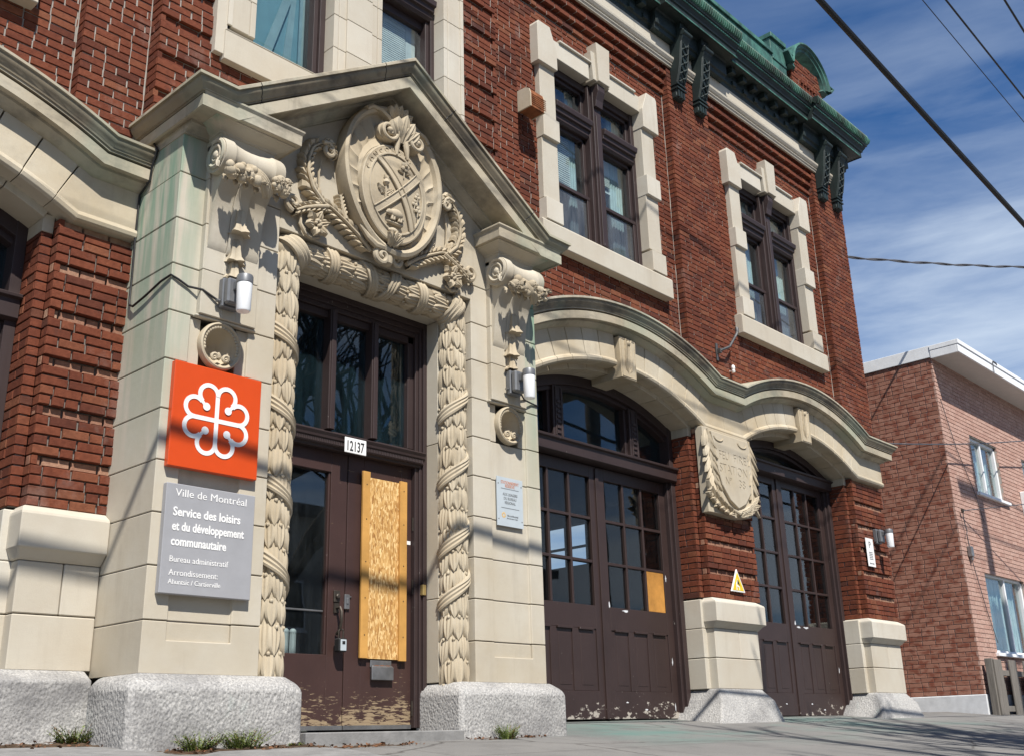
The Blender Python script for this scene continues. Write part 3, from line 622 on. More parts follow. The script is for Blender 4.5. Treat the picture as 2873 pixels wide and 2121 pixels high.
# ---- portal piers
rows = [.385, .67, .968, 1.268, 1.572, 1.88, 2.185, 2.493, 2.80, 3.11, 3.43]
def portal_pier(sx):
    root = bpy.data.objects.new('portal_pier', None); COL.objects.link(root); root.parent = ST
    mb = MB(); X = lambda a: sx*a
    g = .0065
    for za, zb in zip(rows[:-1], rows[1:]):
        out = [(1.66, .12), (1.66, -.5), (.905, -.5), (.905, -.10)]
        if 2.1 < za < 2.2:
            c_ = 1.305; out = [(1.66, .12), (1.66, -.5), (1.512, -.5), (1.506, -.482), (c_+.125, -.482), (c_+.125, -.40), (c_-.125, -.40), (c_-.125, -.482), (1.108, -.482), (1.102, -.5), (.905, -.5), (.905, -.10)]
            mb.plan([(X(a), b) for a, b in out], za+g*.5, zb-g*.5)
        elif .5 < za and zb < 2.6:
            out = [(1.66, .12), (1.66, -.5), (1.512, -.5), (1.506, -.482), (1.108, -.482), (1.102, -.5), (.905, -.5), (.905, -.10)]
            mb.plan([(X(a), b) for a, b in out], za+g*.5, zb-g*.5)
        elif za < .5:
            zt = zb-g*.5; mb.prism([(X(a), b) for a, b in [(.905, za), (.905, zt), (1.102, zt), (1.102, .565), (1.512, .565), (1.512, zt), (1.66, zt), (1.66, za)]], -.5, .12)
            mb.box(min(X(1.1), X(1.514)), max(X(1.1), X(1.514)), -.482, .10, .56, zt-.001)
        else: mb.plan([(X(a), b) for a, b in out], za+g*.5, zb-g*.5)
    mb.cur = 1; [mb.plan([(X(a), b) for a, b in [(1.654, .11), (1.654, yy_), (.91, yy_), (.91, -.1)]], za_, zb_) for za_, zb_, yy_ in ((.385, 2.184, -.476), (2.184, 2.494, -.38), (2.494, 3.43, -.476))]; mb.cur = 0
    mb.build('pier_blocks', ['portal_stone', 'dark_mortar'], root, bevel=.004)
    # raised strip with console
    cx = sx*1.28; mb = MB()
    for za, zb in ((2.505, 2.80), (2.80, 3.11), (3.11, 3.43), (3.43, 3.69)):
        mb.box(cx-.2, cx+.2, -.545, -.49, za+.0015, zb-.0015)
        mb.box(cx-.055, cx-.047, -.5475, -.49, za, zb); mb.box(cx+.047, cx+.055, -.5475, -.49, za, zb)
    mb.box(cx-.215, cx+.215, -.53, -.49, 2.49, 2.5045)
    mb.build('raised_strip', 'portal_stone', root, bevel=.004)
    mb = MB()
    zc, yc, hr = 3.545, -.645, .115
    prof = [(-.222, .02), (-.222, .118), (-.206, .122), (-.15, .122), (-.142, .115), (-.12, .108), (-.06, .098), (0, .095), (.06, .098), (.12, .108), (.142, .115), (.15, .122), (.206, .122), (.222, .118), (.222, .02)]
    mb.lathe((cx, yc, zc), prof, 'x', 30)
    for s2 in (-1, 1):
        x = cx+s2*.224
        mb.tube([(x, yc+(.105-.082*i/44)*math.cos(i*.30+1.2), zc+(.105-.082*i/44)*math.sin(i*.30+1.2)) for i in range(45)], [.018-.009*i/44 for i in range(45)], 6)
        mb.ball((x, yc, zc), .03, .6)
        mb.leaf((x-s2*.0, yc-.03, zc-.01), (0, -.25, -1), (s2, 0, 0), .10, .03, .5, .01, 3, .25, .01)
    body = [(-.70, 3.50), (-.700, 3.44), (-.660, 3.385), (-.622, 3.33), (-.598, 3.26), (-.582, 3.18), (-.570, 3.08), (-.562, 3.0), (-.552, 2.96), (-.54, 2.94), (-.50, 2.94), (-.50, 3.66), (-.64, 3.66)]
    for a, b, o in ((-.185, -.052, 0), (-.052, .052, .022), (.052, .185, 0)): mb.side([(y+(-o*.6 if y < -.51 and z < 3.5 else 0), z) for y, z in body], cx+a+.002, cx+b-.002)
    mb.box(cx-.2, cx+.2, -.655, -.49, 3.64, 3.67)
    mb.build('console_scroll', 'portal_stone', root, bevel=.003, smooth=True)
    # neck and crown of the console, under the abacus
    mb = MB(); mb.stack(cx-.205, cx+.205, -.655, -.49, [(3.668, 0), (3.71, 0), (3.712, .008), (3.722, .010), (3.735, .035), (3.752, .065), (3.765, .085), (3.766, .095), (3.775, .097)])
    mb.build('console_cap', 'portal_stone', root, bevel=.002)
    mb = MB(); mb.stack(sx*1.32-.365, sx*1.32+.365, -.785, -.45, [(3.775, 0), (3.852, .003), (3.872, .016), (3.885, .016), (3.90, -.03)])
    mb.build('abacus', 'cornice_stone', root, bevel=.003)
    # fruit swag under the scroll
    mb = MB(); r = random.Random(21 if sx < 0 else 22)
    def clump(x0, n, w_):
        for q in range(n):
            x = cx+x0+(r.random()-.5)*w_; a = r.random()*2.2-.6; rr = .020+.020*r.random()**1.5
            y = yc-.105-.030*math.cos(a)+.03*abs(x-cx)*0; z = zc-.110-.045*math.sin(a)
            k = r.random()
            if k < .6: mb.ball((x, y-.01, z), rr, 1, 1, .9+.3*r.random(), 9, 6)
            elif k < .8:
                mb.ball((x, y-.012, z), rr*1.15, 1, 1, 1, 9, 6)
                for b in range(9): mb.ball((x+rr*.75*math.cos(b*2.4)*(b/9)**.5, y-.012-rr, z+rr*.75*math.sin(b*2.4)*(b/9)**.5-rr*.3), .006, 1, 1, 1, 6, 4)
            else: mb.leaf((x, y, z), (r.random()-.5, -.4, -r.random()), (0, -1, .2), .07, .022, .5, .01, 3, .3, .01)
    clump(-.13, 20, .15); clump(.17, 14, .11); clump(0, 9, .16)
    for q in range(6): mb.leaf((cx-.19+q*.075, yc-.07, zc-.15), (.5*(r.random()-.5), -.15, -1), (0, -1, -.3), .06, .024, .3, .01, 3, .3, .01)
    for b in range(3):
        P, Nn, Wv = [], [], []
        for i in range(9):
            t_ = i/8; P.append((cx-.07+.17*t_+b*.012, yc-.10-.055*math.sin(math.pi*t_)-.004*b, zc-.05-.16*t_)); Nn.append((0, -1, -.1)); Wv.append((.018, 0, .018))
        mb.ribbon(P, Nn, Wv, .02, .005)
    mb.build('fruit_swag', 'carved_stone', root, smooth=True)
    # bellflower drops
    mb = MB()
    for z, s_ in ((3.17, 1.15), (2.98, 1.1), (2.85, .85)):
        mb.lathe((cx+.005, -.60 if z > 3.1 else -.565, z), [(.075*s_, .006), (.065*s_, .018*s_), (.05*s_, .030*s_), (0, .034*s_), (-.05*s_, .042*s_), (-.08*s_, .062*s_), (-.075*s_, .03*s_)], 'z', 20, 5, .22)
        mb.ball((cx+.005, -.57, z+.085*s_), .013, 1, 1, 1.2)
    for s2 in (-1, 1): mb.leaf((cx+s2*.012, -.55, 2.80), (s2*.8, -.2, -.4), (0, -1, 0), .07, .022, .5, .015, 0, 0, .01)
    mb.build('bellflower_drop', 'carved_stone', root, smooth=True)
    # scallop medallion, hollowed into the pier
    mb = MB(); zc2, n = 2.338, 72; cx2 = sx*1.305
    circ = lambda rr, y: [(cx2+rr*math.cos(2*math.pi*i/n), y, zc2+rr*1.06*math.sin(2*math.pi*i/n)) for i in range(n)]
    sq = [(cx2+math.cos(2*math.pi*i/n)*.1249/max(abs(math.cos(2*math.pi*i/n)), abs(math.sin(2*math.pi*i/n))), -.4815, zc2+math.sin(2*math.pi*i/n)*.1505/max(abs(math.cos(2*math.pi*i/n)), abs(math.sin(2*math.pi*i/n)))) for i in range(n)]
    mb.rings([circ(.142, -.478), circ(.146, -.51), circ(.142, -.530), circ(.133, -.536), circ(.124, -.530), circ(.117, -.512)], False, False)
    loops = []
    for j in range(11):
        t_ = j/10; lp = []
        for i in range(n):
            a = 2*math.pi*i/n; rr = .118*(1-t_)
            px, pz = rr*math.cos(a), rr*1.06*math.sin(a); fa = math.atan2(px, pz+.125); fl = .011*abs(math.cos(fa*6.5))*min(1, math.hypot(px, pz+.125)/.10)
            lp.append((cx2+px, -.512+.100*(1-(1-t_)**2.0 if False else math.sin(math.pi/2*min(1, t_*1.25)))-fl*(.25+.75*min(1, t_*3)), zc2+pz))
        loops.append(lp)
    mb.rings(loops, False, True)
    for i in range(22):
        a = math.pi*(-.08+1.16*i/21); mb.ball((cx2+.116*math.cos(a), -.520, zc2+.123*math.sin(a)), .012, 1, .8, 1, 7, 5)
    for s2 in (-1, 1): mb.tube([(cx2+s2*(.040-.0*i)+.028*math.cos(i*.5)*(1-i/18), -.520, zc2-.080+.028*math.sin(i*.5)*(1-i/18)) for i in range(18)], [.012-.004*i/18 for i in range(18)], 6)
    mb.leaf((cx2, -.50, zc2-.085), (0, -.1, 1), (0, -1, 0), .05, .02, .2, .01, 0, 0, .01)
    mb.build('scallop_medallion', 'carved_stone', root, smooth=True)
    return root
portal_pier(-1); portal_pier(1)
# tympanum wall, jambs and lintel of the doorway
mb = MB()
mb.prism([(-1.655, 3.433), (-1.655, 3.86), (-1.30, 3.905), (0, 4.735), (1.30, 3.905), (1.655, 3.86), (1.655, 3.433), (.9035, 3.433), (.9035, 3.30), (-.9035, 3.30), (-.9035, 3.433)], -.5, .12)
mb.box(-.904, .904, -.34, .10, 3.105, 3.299)
for s_ in (-1, 1):
    for za, zb in ((.385, .968), (.968, 2.12), (2.12, 3.103)): mb.box(min(s_*.69, s_*.903), max(s_*.69, s_*.903), -.345, .1, za+.002, zb-.002)
mb.build('doorway_wall', 'portal_stone', ST, bevel=.004)

# ---- laurel columns and lintel garland
def laurel(mb, p0, p1, r, facing, pitch=.155, nl=8, seed=1, jit=1):
    p0, p1 = Vector(p0), Vector(p1); d = (p1-p0); L = d.length; d.normalize(); rr = random.Random(seed)
    u = Vector(facing); u = (u-d*u.dot(d)).normalized(); v = d.cross(u); n = int(round(L/pitch))
    mb.tube([p0, p1], r*.86, 20)
    for k in range(n):
        for q in range(nl):
            a = 2*math.pi*(q+(.5 if k % 2 else 0))/nl + (rr.random()-.5)*.07*jit
            nv = u*math.cos(a)+v*math.sin(a)
            if nv.dot(u) < -.75: continue
            b = p0+d*(k*pitch-pitch*.30+(rr.random()-.5)*.014*jit)+nv*(r*.80); s_ = 1+(rr.random()-.5)*.16*jit
            mb.leaf(b, d+nv*.07, nv, pitch*1.42*s_, r*.42*s_, .06+.06*rr.random()*jit, .016, 0, 0, .035, .45, rows=8, bend=(rr.random()-.5)*.08*jit, tip=-.045, shield=True)
            if rr.random() < .7: mb.ball(p0+d*(k*pitch+pitch*1.10)+(u*math.cos(a+.39)+v*math.sin(a+.39))*(r*.97), .0135, 1, 1, 1, 7, 5)
def wrap(mb, p, d, facing, r, a0, a1, rise, w_, n=22):
    p, d = Vector(p), Vector(d).normalized(); u = Vector(facing); u = (u-d*u.dot(d)).normalized(); v = d.cross(u); P, Nn, Wv = [], [], []
    for i in range(n+1):
        t_ = i/n; a = a0+(a1-a0)*t_; nv = u*math.cos(a)+v*math.sin(a); P.append(p+d*(rise*(t_-.5))+nv*(r*1.12)); Nn.append(nv)
        tg = (-u*math.sin(a)+v*math.cos(a))*((a1-a0)*r)+d*rise; tg.normalize(); Wv.append(nv.cross(tg)*w_*(1+.12*math.sin(7*t_)))
    mb.ribbon(P, Nn, Wv, .025, .007)
FAC = (0, -1, 0)
for sx in (-1, 1):
    mb = MB(); laurel(mb, (sx*.79, -.395, 3.17), (sx*.79, -.395, .385), .104, (0, -1, .0), seed=3 if sx < 0 else 4)
    c = mb.build('laurel_column', 'carved_stone', ST, smooth=True)
    for z in ((2.52, 2.02, 1.50, 1.02) if sx < 0 else (2.43, 1.93, 1.42, 1.05)):
        mb = MB(); wrap(mb, (sx*.79, -.395, z), (0, 0, 1), (0, -1, 0), .107, -1.9, 1.9, .30 if sx > 0 else -.30, .036); mb.build('ribbon', 'carved_stone', c, smooth=True)
mb = MB(); laurel(mb, (-.80, -.40, 3.20), (.02, -.40, 3.20), .104, (0, -1, -.35), seed=7, pitch=.135); laurel(mb, (.80, -.40, 3.20), (-.02, -.40, 3.20), .104, (0, -1, -.35), seed=8, pitch=.135)
mb.ball((-.79, -.395, 3.20), .112); mb.ball((.79, -.395, 3.20), .112)
c = mb.build('lintel_garland', 'carved_stone', ST, smooth=True)
for x, rs in ((-.44, .06), (.40, .05), (-.10, .16), (.10, -.16)): mb = MB(); wrap(mb, (x, -.40, 3.20), (1, 0, 0), (0, -1, -.2), .109, -1.9, 1.9, rs, .042); mb.build('ribbon', 'carved_stone', c, smooth=True)
for sx in (-1, 1):
    mb = MB()
    for q in range(3): wrap(mb, (sx*(.735+q*.012), -.40, 3.19), (1, 0, -.75*sx), (-.2*sx, -1, .0), .118, -1.8, 1.7, .05, .050)
    mb.build('ribbon', 'carved_stone', c, smooth=True)

# ---- pediment
PPROF = [(.12, .0), (-.846, 0), (-.852, -.004), (-.852, -.024), (-.836, -.026), (-.835, -.044), (-.824, -.062), (-.804, -.078), (-.797, -.094), (-.786, -.096), (-.786, -.106), (-.766, -.108), (-.766, -.116), (-.788, -.119), (-.788, -.196), (-.770, -.198), (-.770, -.190), (-.585, -.188),
         (-.583, -.206), (-.568, -.212), (-.545, -.232), (-.520, -.245), (-.516, -.256), (-.50, -.258), (.12, -.258)]
def ped_ends(loops):
    for l, s_ in ((loops[0], -1), (loops[-1], 1)):
        for q in l: q[0] = s_*max(1.668 if q[2] > 3.80 else 1.66, 1.768-(q[1]+.852))
    loops.insert(0, [[q[0], .12, q[2]] for q in loops[0]]); loops.append([[q[0], .12, q[2]] for q in loops[-1]])
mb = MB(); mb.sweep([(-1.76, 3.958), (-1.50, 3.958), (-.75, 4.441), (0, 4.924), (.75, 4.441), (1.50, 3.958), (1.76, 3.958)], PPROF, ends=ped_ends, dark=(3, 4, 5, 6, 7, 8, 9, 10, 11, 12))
mb.build('pediment', ['cornice_stone', 'crusted_shaded_stone'], ST, smooth=True)
mb = MB()
for x in (-1.34, -.30, .42, 1.30):
    zt = 3.958 if abs(x) > 1.5 else 4.924-.644*abs(x); a = math.atan(.644)*(1 if x < 0 else -1); dx, dz = math.sin(a), -math.cos(a)
    pts = [(x+dx*-n*1.0*-1, y-.0015, zt+dz*(-n)) for y, n in PPROF[2:14]]
    mb.tube([(x-dx*n*-1 if False else x+dx*(-n), y-.001, zt+dz*(-n)) for y, n in PPROF[2:14]], .0032, 4)
mb.build('mortar_joint', 'black_paint', ST)
# ---- coat of arms on the tympanum
CA = bpy.data.objects.new('coat_of_arms', None); COL.objects.link(CA); CA.parent = ST
def oval(cx, cz, rx, rz, y, n=64, egg=.10):
    return [(cx+rx*math.sin(2*math.pi*i/n)*(1+egg*math.cos(2*math.pi*i/n)), y, cz+rz*math.cos(2*math.pi*i/n)) for i in range(n)]
EC = (.005, 3.95)
mb = MB()
prof = [(.47, .60, -.49), (.485, .615, -.58), (.475, .605, -.632), (.452, .58, -.645), (.432, .555, -.632), (.422, .545, -.600), (.40, .52, -.585), (.33, .43, -.605), (.318, .405, -.628)]
mb.rings([oval(EC[0]-.02*(k/8), EC[1]-.13*max(0, k-5)/3, rx, rz, y) for k, (rx, rz, y) in enumerate(prof)], False, False)
c0 = (-.02, 3.825)
pr2 = [(.318, .400, -.620), (.314, .395, -.650), (.303, .384, -.655), (.296, .376, -.652), (.262, .332, -.662), (.258, .328, -.672), (.248, .316, -.672), (.246, .313, -.660)]
for j in range(1, 6): pr2.append((.246*(1-j/5.5), .313*(1-j/5.5), -.660-.028*(1-(1-j/5)**2)))
mb.rings([oval(c0[0], c0[1], rx, rz, y, egg=.04) for rx, rz, y in pr2], False, True)
mb.build('cartouche', 'carved_stone', CA, smooth=True)
# flutes in the dish border: hollow channels between narrow ridges
mb = MB(); n_ = 24*8; lp_ = [[], [], [], []]
for i in range(n_):
    a = 2*math.pi*i/n_; ph = (i % 8)/8; rg = max(0, math.cos(2*math.pi*ph))**3; hollow = -.012*(1-rg)
    for k, (rx, rz, y) in enumerate(((.330, .425, -.600), (.345, .445, -.606-.012*rg+hollow*-1*.4), (.402, .522, -.598-.014*rg+.006), (.418, .543, -.592))):
        lp_[k].append(((EC[0]-.012*(1-k/3))+rx*math.sin(a)*(1+.10*math.cos(a)), y-.004, (EC[1]-.075*(1-k/3)*1.0)+rz*math.cos(a)))
mb.rings(lp_, False, False); mb.build('fluting', 'carved_stone', CA, smooth=True)
mb = MB()
def bandp(x0, z0, x1, z1, w_, bow):
    P, Nn, Wv = [], [], []; d = Vector((x1-x0, 0, z1-z0)).normalized(); n_ = Vector((-d.z, 0, d.x))
    for i in range(11):
        t_ = i/10; k = 4*t_*(1-t_); P.append(Vector((x0+(x1-x0)*t_, -.672-.030*k, z0+(z1-z0)*t_))+n_*bow*k); Nn.append((0, -1, 0)); Wv.append(n_*w_)
    mb.ribbon(P, Nn, Wv, .02, .0)
    for s_ in (-1, 1): mb.tube([p+Vector((0, -.003, 0))+Vector(q)*s_ for p, q in zip(P, Wv)], .006, 5)
bandp(-.19, 4.06, .13, 3.57, .026, .035); bandp(-.215, 3.63, .185, 4.03, .026, -.01)
# thistle, rose, clover leaves, beaver: small reliefs in the four quarters
mb.lathe((-.14, -.690, 3.84), [(-.0, .012), (.02, .026), (.04, .022), (.048, .014)], 'z', 10)
for q in range(5): mb.leaf((-.14, -.695, 3.882), ((q-2)*.3, 0, 1), (0, -1, 0), .042, .008, .1, .004, 0, 0, .008)
for s_ in (-1, 1):
    mb.leaf((-.14, -.685, 3.765), (s_*.8, 0, .75), (0, -1, 0), .10, .026, .2, .008, 4, .4, .012)
    mb.leaf((-.14, -.685, 3.80), (s_*1, 0, .35), (0, -1, 0), .06, .02, .2, .008, 4, .4, .012)
mb.tube([(-.14, -.688, 3.84), (-.142, -.688, 3.71)], .007, 5)
for q in range(5): a = q*1.2566; mb.ball((.035+.024*math.cos(a), -.70, 4.055+.024*math.sin(a)), .019, 1, .6, 1, 8, 5)
mb.ball((.035, -.712, 4.055), .014); mb.tube([(.035, -.69, 4.03), (.03, -.69, 3.96)], .005, 5)
for s_ in (-1, 1): mb.leaf((.035, -.69, 4.015), (s_, 0, -.05), (0, -1, 0), .06, .02, .2, .006, 3, .3, .01)
for z, x in ((3.86, .17), (3.80, .145), (3.75, .175)):
    for q in range(3): a = 1.57+q*2.094; mb.ball((x+.016*math.cos(a), -.685, z+.016*math.sin(a)), .015, 1, .6, 1, 8, 5)
    mb.tube([(x, -.684, z), (x-.005, -.684, z-.06)], .004, 5)
mb.ball((-.045, -.692, 3.635), .055, 1.15, .55, .72, 14, 9); mb.ball((-.108, -.695, 3.632), .027, 1.1, .7, .9, 10, 7); mb.ball((-.128, -.695, 3.625), .013, 1.2, .8, .8)
mb.ball((.005, -.685, 3.612), .03, 1.1, .5, .6)
for x in (-.085, -.065, -.02, 0): mb.tube([(x, -.70, 3.61), (x-.006, -.70, 3.578)], .010, 6)
mb.ball((-.05, -.682, 3.562), .07, 1.2, .25, .18)
mb.build('quartered_relief', 'carved_stone', CA, smooth=True)
# motto cut round the oval
mb = MB(); txt = 'CONCORDIA'
for i, ch in enumerate(txt):
    a = R(-68+i*12.2); rx, rz = .281, .356
    px, pz = c0[0]+rx*math.sin(a), c0[1]+rz*math.cos(a); tx, tz = rx*math.cos(a), -rz*math.sin(a); L_ = math.hypot(tx, tz); tx /= L_; tz /= L_
    vs_, fs = text_geo(ch, -.002); xm = (max(v[0] for v in vs_)+min(v[0] for v in vs_))/2; k = .042/.73
    mb.add([(px+((v[0]-xm)*tx-(v[1]-.36)*tz)*k, -.655-(v[2]+.5)*.008, pz+((v[0]-xm)*tz+(v[1]-.36)*tx)*k) for v in vs_], fs)
mb.build('motto_lettering', 'carved_stone', CA)
# scrolls and acanthus leaves
mb = MB()
def spiral(cx, cz, r0, r1, turns, a0, y, th, s_=1, n=40):
    return [(cx+s_*(r0+(r1-r0)*i/n)*math.cos(a0+2*math.pi*turns*i/n), y-.02*i/n, cz+(r0+(r1-r0)*i/n)*math.sin(a0+2*math.pi*turns*i/n)) for i in range(n+1)], [th*(1-.45*i/n) for i in range(n+1)]
def vband(cx, cz, r0, turns, a0, s_, y0, y1, th=.011, lead=()):
    n = 44; P = list(lead)+[(cx+s_*(r0+(.014-r0)*i/n)*math.cos(a0-2*math.pi*turns*i/n), cz+(r0+(.014-r0)*i/n)*math.sin(a0-2*math.pi*turns*i/n)) for i in range(n+1)]
    mb.sweep(P, [(y1, -th), (y0+.008, -th), (y0, -th*.4), (y0, th*.4), (y0+.008, th), (y1, th)])
for cx, cz, s_, rs in ((-.112, 4.315, 1, .092), (.168, 4.315, -1, .074)):
    vband(cx, cz, rs, 1.55, 1.35, s_, -.700, -.60, .015); mb.lathe((cx, -.655, cz), [(-.012, .06), (0, rs*.9), (.04, rs*.9)], 'y', 20); mb.ball((cx, -.690, cz), .024)
    mb.tube([(cx+s_*.086, -.66, cz+.03), (cx+s_*.10, -.66, cz-.03), (cx+s_*.092, -.665, cz-.09), (cx+s_*.085, -.67, cz-.17)], [.020, .026, .022, .010], 8)
    mb.sweep([(cx-.185, cz+.125), (cx-.13, cz+.165), (cx-.05, cz+.17), (cx+.02, cz+.14), (cx+.07, cz+.08)] if s_ > 0 else [(cx+.15, cz+.07), (cx+.11, cz+.115), (cx+.05, cz+.13), (cx-.01, cz+.10), (cx-.05, cz+.05)], [(-.58, -.016), (-.655, -.016), (-.665, 0), (-.655, .016), (-.58, .016)])
for q in range(5):
    a = (q-2)*.36; mb.leaf((.030+.014*(q-2), -.665, 4.27), (math.sin(a), -.05, math.cos(a)), (0, -1, 0), .215-.025*abs(q-2), .050, .55, .03, 0, .0, .05, rows=8, shield=True)
for q in range(5): a = (q-2)*.42; mb.leaf((.018, -.60, 4.44), (math.sin(a), -.10, math.cos(a)), (0, -1, 0), .155, .042, .9, .03, 0, .0, .05, rows=8, shield=True)
# lower scroll and knob
P, rr = spiral(-.10, 3.315, .062, .012, 1.4, 2.2, -.60, .024); mb.tube(P, rr, 8); P, rr = spiral(.06, 3.34, .055, .012, 1.2, 2.2, -.57, .02, -1); mb.tube(P, rr, 8)
mb.tube([(-.30, -.60, 3.50), (-.24, -.615, 3.42), (-.17, -.62, 3.375), (-.10, -.62, 3.378)], [.012, .022, .026, .024], 8)
mb.tube([(.32, -.59, 3.54), (.22, -.60, 3.44), (.12, -.60, 3.40), (.03, -.58, 3.36), (-.02, -.57, 3.28)], [.012, .022, .024, .024, .03], 8)
mb.lathe((-.035, -.575, 3.26), [(0, .01), (.02, .045), (.07, .05), (.12, .035)], 'z', 14)
for q in range(5): mb.leaf((-.04, -.65, 3.40), ((q-2)*.45, -.25, .9), (0, -1, 0), .11, .03, .7, .02, 3, .3, .02)
mb.ball((-.055, -.672, 3.505), .030, 1.5, .9, .8)
mb.build('scroll_crest', 'carved_stone', CA, smooth=True)
def acanthus(mb, pts, w0, w1, y=-.53, n=14, flip=1, curl=.5, seed=1):
    rr = random.Random(seed); P = [Vector((x, y, z)) for x, z in pts]; Ls = [0]; n = max(4, int(n*.72))
    for i in range(1, len(P)): Ls.append(Ls[-1]+(P[i]-P[i-1]).length)
    def at(s_):
        s_ = max(0, min(Ls[-1]-1e-6, s_)); i = max(j for j in range(len(Ls)-1) if Ls[j] <= s_); f = (s_-Ls[i])/(Ls[i+1]-Ls[i]); return P[i].lerp(P[i+1], f), (P[i+1]-P[i]).normalized()
    mb.tube([at(Ls[-1]*i/24)[0]+Vector((0, -.030, 0)) for i in range(25)], [.017*(1-.55*i/24) for i in range(25)], 7)
    kl = max(5, int(n*1.7)); N = kl*8; G = []
    for i in range(N+1):
        t_ = i/N; p, d = at(Ls[-1]*t_); w_ = (w0+(w1-w0)*t_)*.80*min(1, .45+t_*5); side_ = Vector((-d.z, 0, d.x)); row = []
        for s_, of in ((-1, .5), (1, 0)):
            fr = (t_*kl+of) % 1; k = (1.1 if s_ == flip else .85); e = w_*k*(.55+.42*math.sin(math.pi*min(1, .08+fr*.62))**.8 if fr < .86 else .55+.42*(1-fr)/.14*.6)
            hh = .018+.020*math.sin(math.pi*fr)**.7; sk = d*(e*.85)
            pts_ = [p+side_*s_*e*u+sk*u*u+Vector((0, -h_, 0)) for u, h_ in ((1.0, -.035), (1.0, hh*.35), (.80, hh*1.0), (.45, hh*.95), (.16, .012), (.0, .034))]
            row += pts_ if s_ < 0 else pts_[::-1][1:]
        G.append(row)
    m_ = len(G[0]); mb.add([q for r_ in G for q in r_], [(i*m_+j, i*m_+j+1, (i+1)*m_+j+1, (i+1)*m_+j) for i in range(N) for j in range(m_-1)])
for s_ in (-1, 1):
    mb = MB()
    m = lambda L_: [(s_*x if s_ < 0 or True else x, z) for x, z in L_]
    acanthus(mb, m([(.17, 3.345), (.28, 3.43), (.40, 3.50), (.52, 3.56), (.64, 3.59)]), .085, .075, -.535, 9, -s_, seed=3)
    acanthus(mb, m([(.60, 3.575), (.69, 3.66), (.735, 3.77), (.735, 3.88), (.70, 3.98), (.64, 4.03)]), .085, .06, -.535, 11, -s_, seed=4)
    acanthus(mb, m([(.64, 4.03), (.585, 4.045), (.55, 4.02), (.54, 3.975)]), .06, .04, -.56, 5, -s_, seed=5)
    acanthus(mb, m([(.56, 3.56), (.66, 3.525), (.75, 3.485), (.82, 3.44)]), .06, .045, -.535, 6, s_, seed=6)
    P, rr = spiral(s_*.845, 3.495, .060, .015, 1.2, -1.6, -.545, .022, s_); mb.tube(P, rr, 8)
    P, rr = spiral(s_*.565, 3.985, .05, .012, 1.2, 1.4, -.57, .02, -s_); mb.tube(P, rr, 8)
    mb.tube([(s_*x, -.525, z) for x, z in ((.50, 3.47), (.57, 3.55), (.615, 3.68), (.62, 3.82), (.60, 3.93))], .008, 5)
    for q in range(6):
        a = q*1.047+.3; mb.leaf((s_*.645, -.545, 3.395), (math.cos(a), -.25, math.sin(a)), (0, -1, 0), .105, .042, .5, .02, 3, .3, .03)
    for q in range(7): a = q*2.4; mb.ball((s_*.645+.02*math.cos(a), -.575, 3.395+.02*math.sin(a)), .014)
    mb.tube([(s_*x, -.53, z) for x, z in ((.76, 3.45), (.765, 3.37), (.72, 3.31), (.66, 3.29), (.60, 3.315))], [.008, .015, .016, .014, .008], 7)
    acanthus(mb, m([(.40, 3.52), (.43, 3.60), (.45, 3.69)]), .05, .03, -.53, 4, s_, seed=8)
    mb.build('acanthus_branch', 'carved_stone', CA, smooth=True)

# ---- entrance doors
df = MB()
for s_ in (-1, 1):
    for x0, x1, y0 in ((.655, .69, -.225), (.632, .656, -.205), (.60, .633, -.19)): df.box(min(s_*x0, s_*x1), max(s_*x0, s_*x1), y0, -.06, .09, 3.105)
for z0, z1, y0, xx in ((3.06, 3.105, -.225, .655), (3.02, 3.062, -.205, .632), (2.985, 3.022, -.19, .60)): df.box(-xx, xx, y0, -.06, z0, z1)
for x0, x1 in ((-.232, -.172), (.158, .218)): df.box(x0, x1, -.205, -.10, 2.09, 2.99); df.box(x0+.012, x1-.012, -.215, -.2, 2.09, 2.99)
for x0, x1 in ((-.60, -.545), (.545, .60)): df.box(x0, x1, -.165, -.10, 2.09, 2.99)
df.box(-.60, .60, -.165, -.10, 2.93, 2.985)
df.box(-.60, .60, -.165, -.10, 2.05, 2.09)
df.stack(-.655, .655, -.205, -.06, [(1.945, 0), (1.965, .004), (1.966, .022), (2.005, .026), (2.007, .036), (2.025, .040), (2.045, .052), (2.052, .052), (2.06, .02)], 0, 0)
for i in range(86): df.box(-.645+i*.015, -.645+i*.015+.009, -.236, -.2, 1.972, 2.0)
FR = df.build('door_frame', 'brown_frame', ST, bevel=.003)
MB().box(-.59, .59, -.125, -.120, 2.07, 2.96).build('transom_glass', 'dusty_glass', FR)
def door_leaf(sx):
    d = MB(); X = lambda a, b: (min(sx*a, sx*b), max(sx*a, sx*b))
    def bx(a, b, y0, y1, z0, z1): xa, xb = X(a, b); d.box(xa, xb, y0, y1, z0, z1)
    bx(.004, .145, -.15, -.09, .10, 1.945); bx(.50, .60, -.15, -.09, .10, 1.945)
    bx(.145, .50, -.15, -.09, 1.80, 1.945); bx(.145, .50, -.149, -.09, .10, .56)
    if sx > 0: bx(.145, .50, -.145, -.1, .56, 1.80)
    else:
        bx(.145, .16, -.14, -.1, .56, 1.80); bx(.485, .50, -.14, -.1, .56, 1.80)
    o = d.build('entrance_door', 'peeling_paint', ST, bevel=.003)
    k = MB(); xa, xb = X(.004, .60); k.box(xa, xb, -.154, -.1, .085, .112); k.build('kick_strip', 'steel', o)
    return o
LD = door_leaf(-1); RD = door_leaf(1)
MB().box(-.487, -.158, -.118, -.114, .56, 1.80).build('door_glass', 'clear_glass', LD)
mb = MB(); mb.box(-.49, -.165, -.128, -.118, .838, .850); mb.build('push_bar', 'steel', LD, bevel=.003)
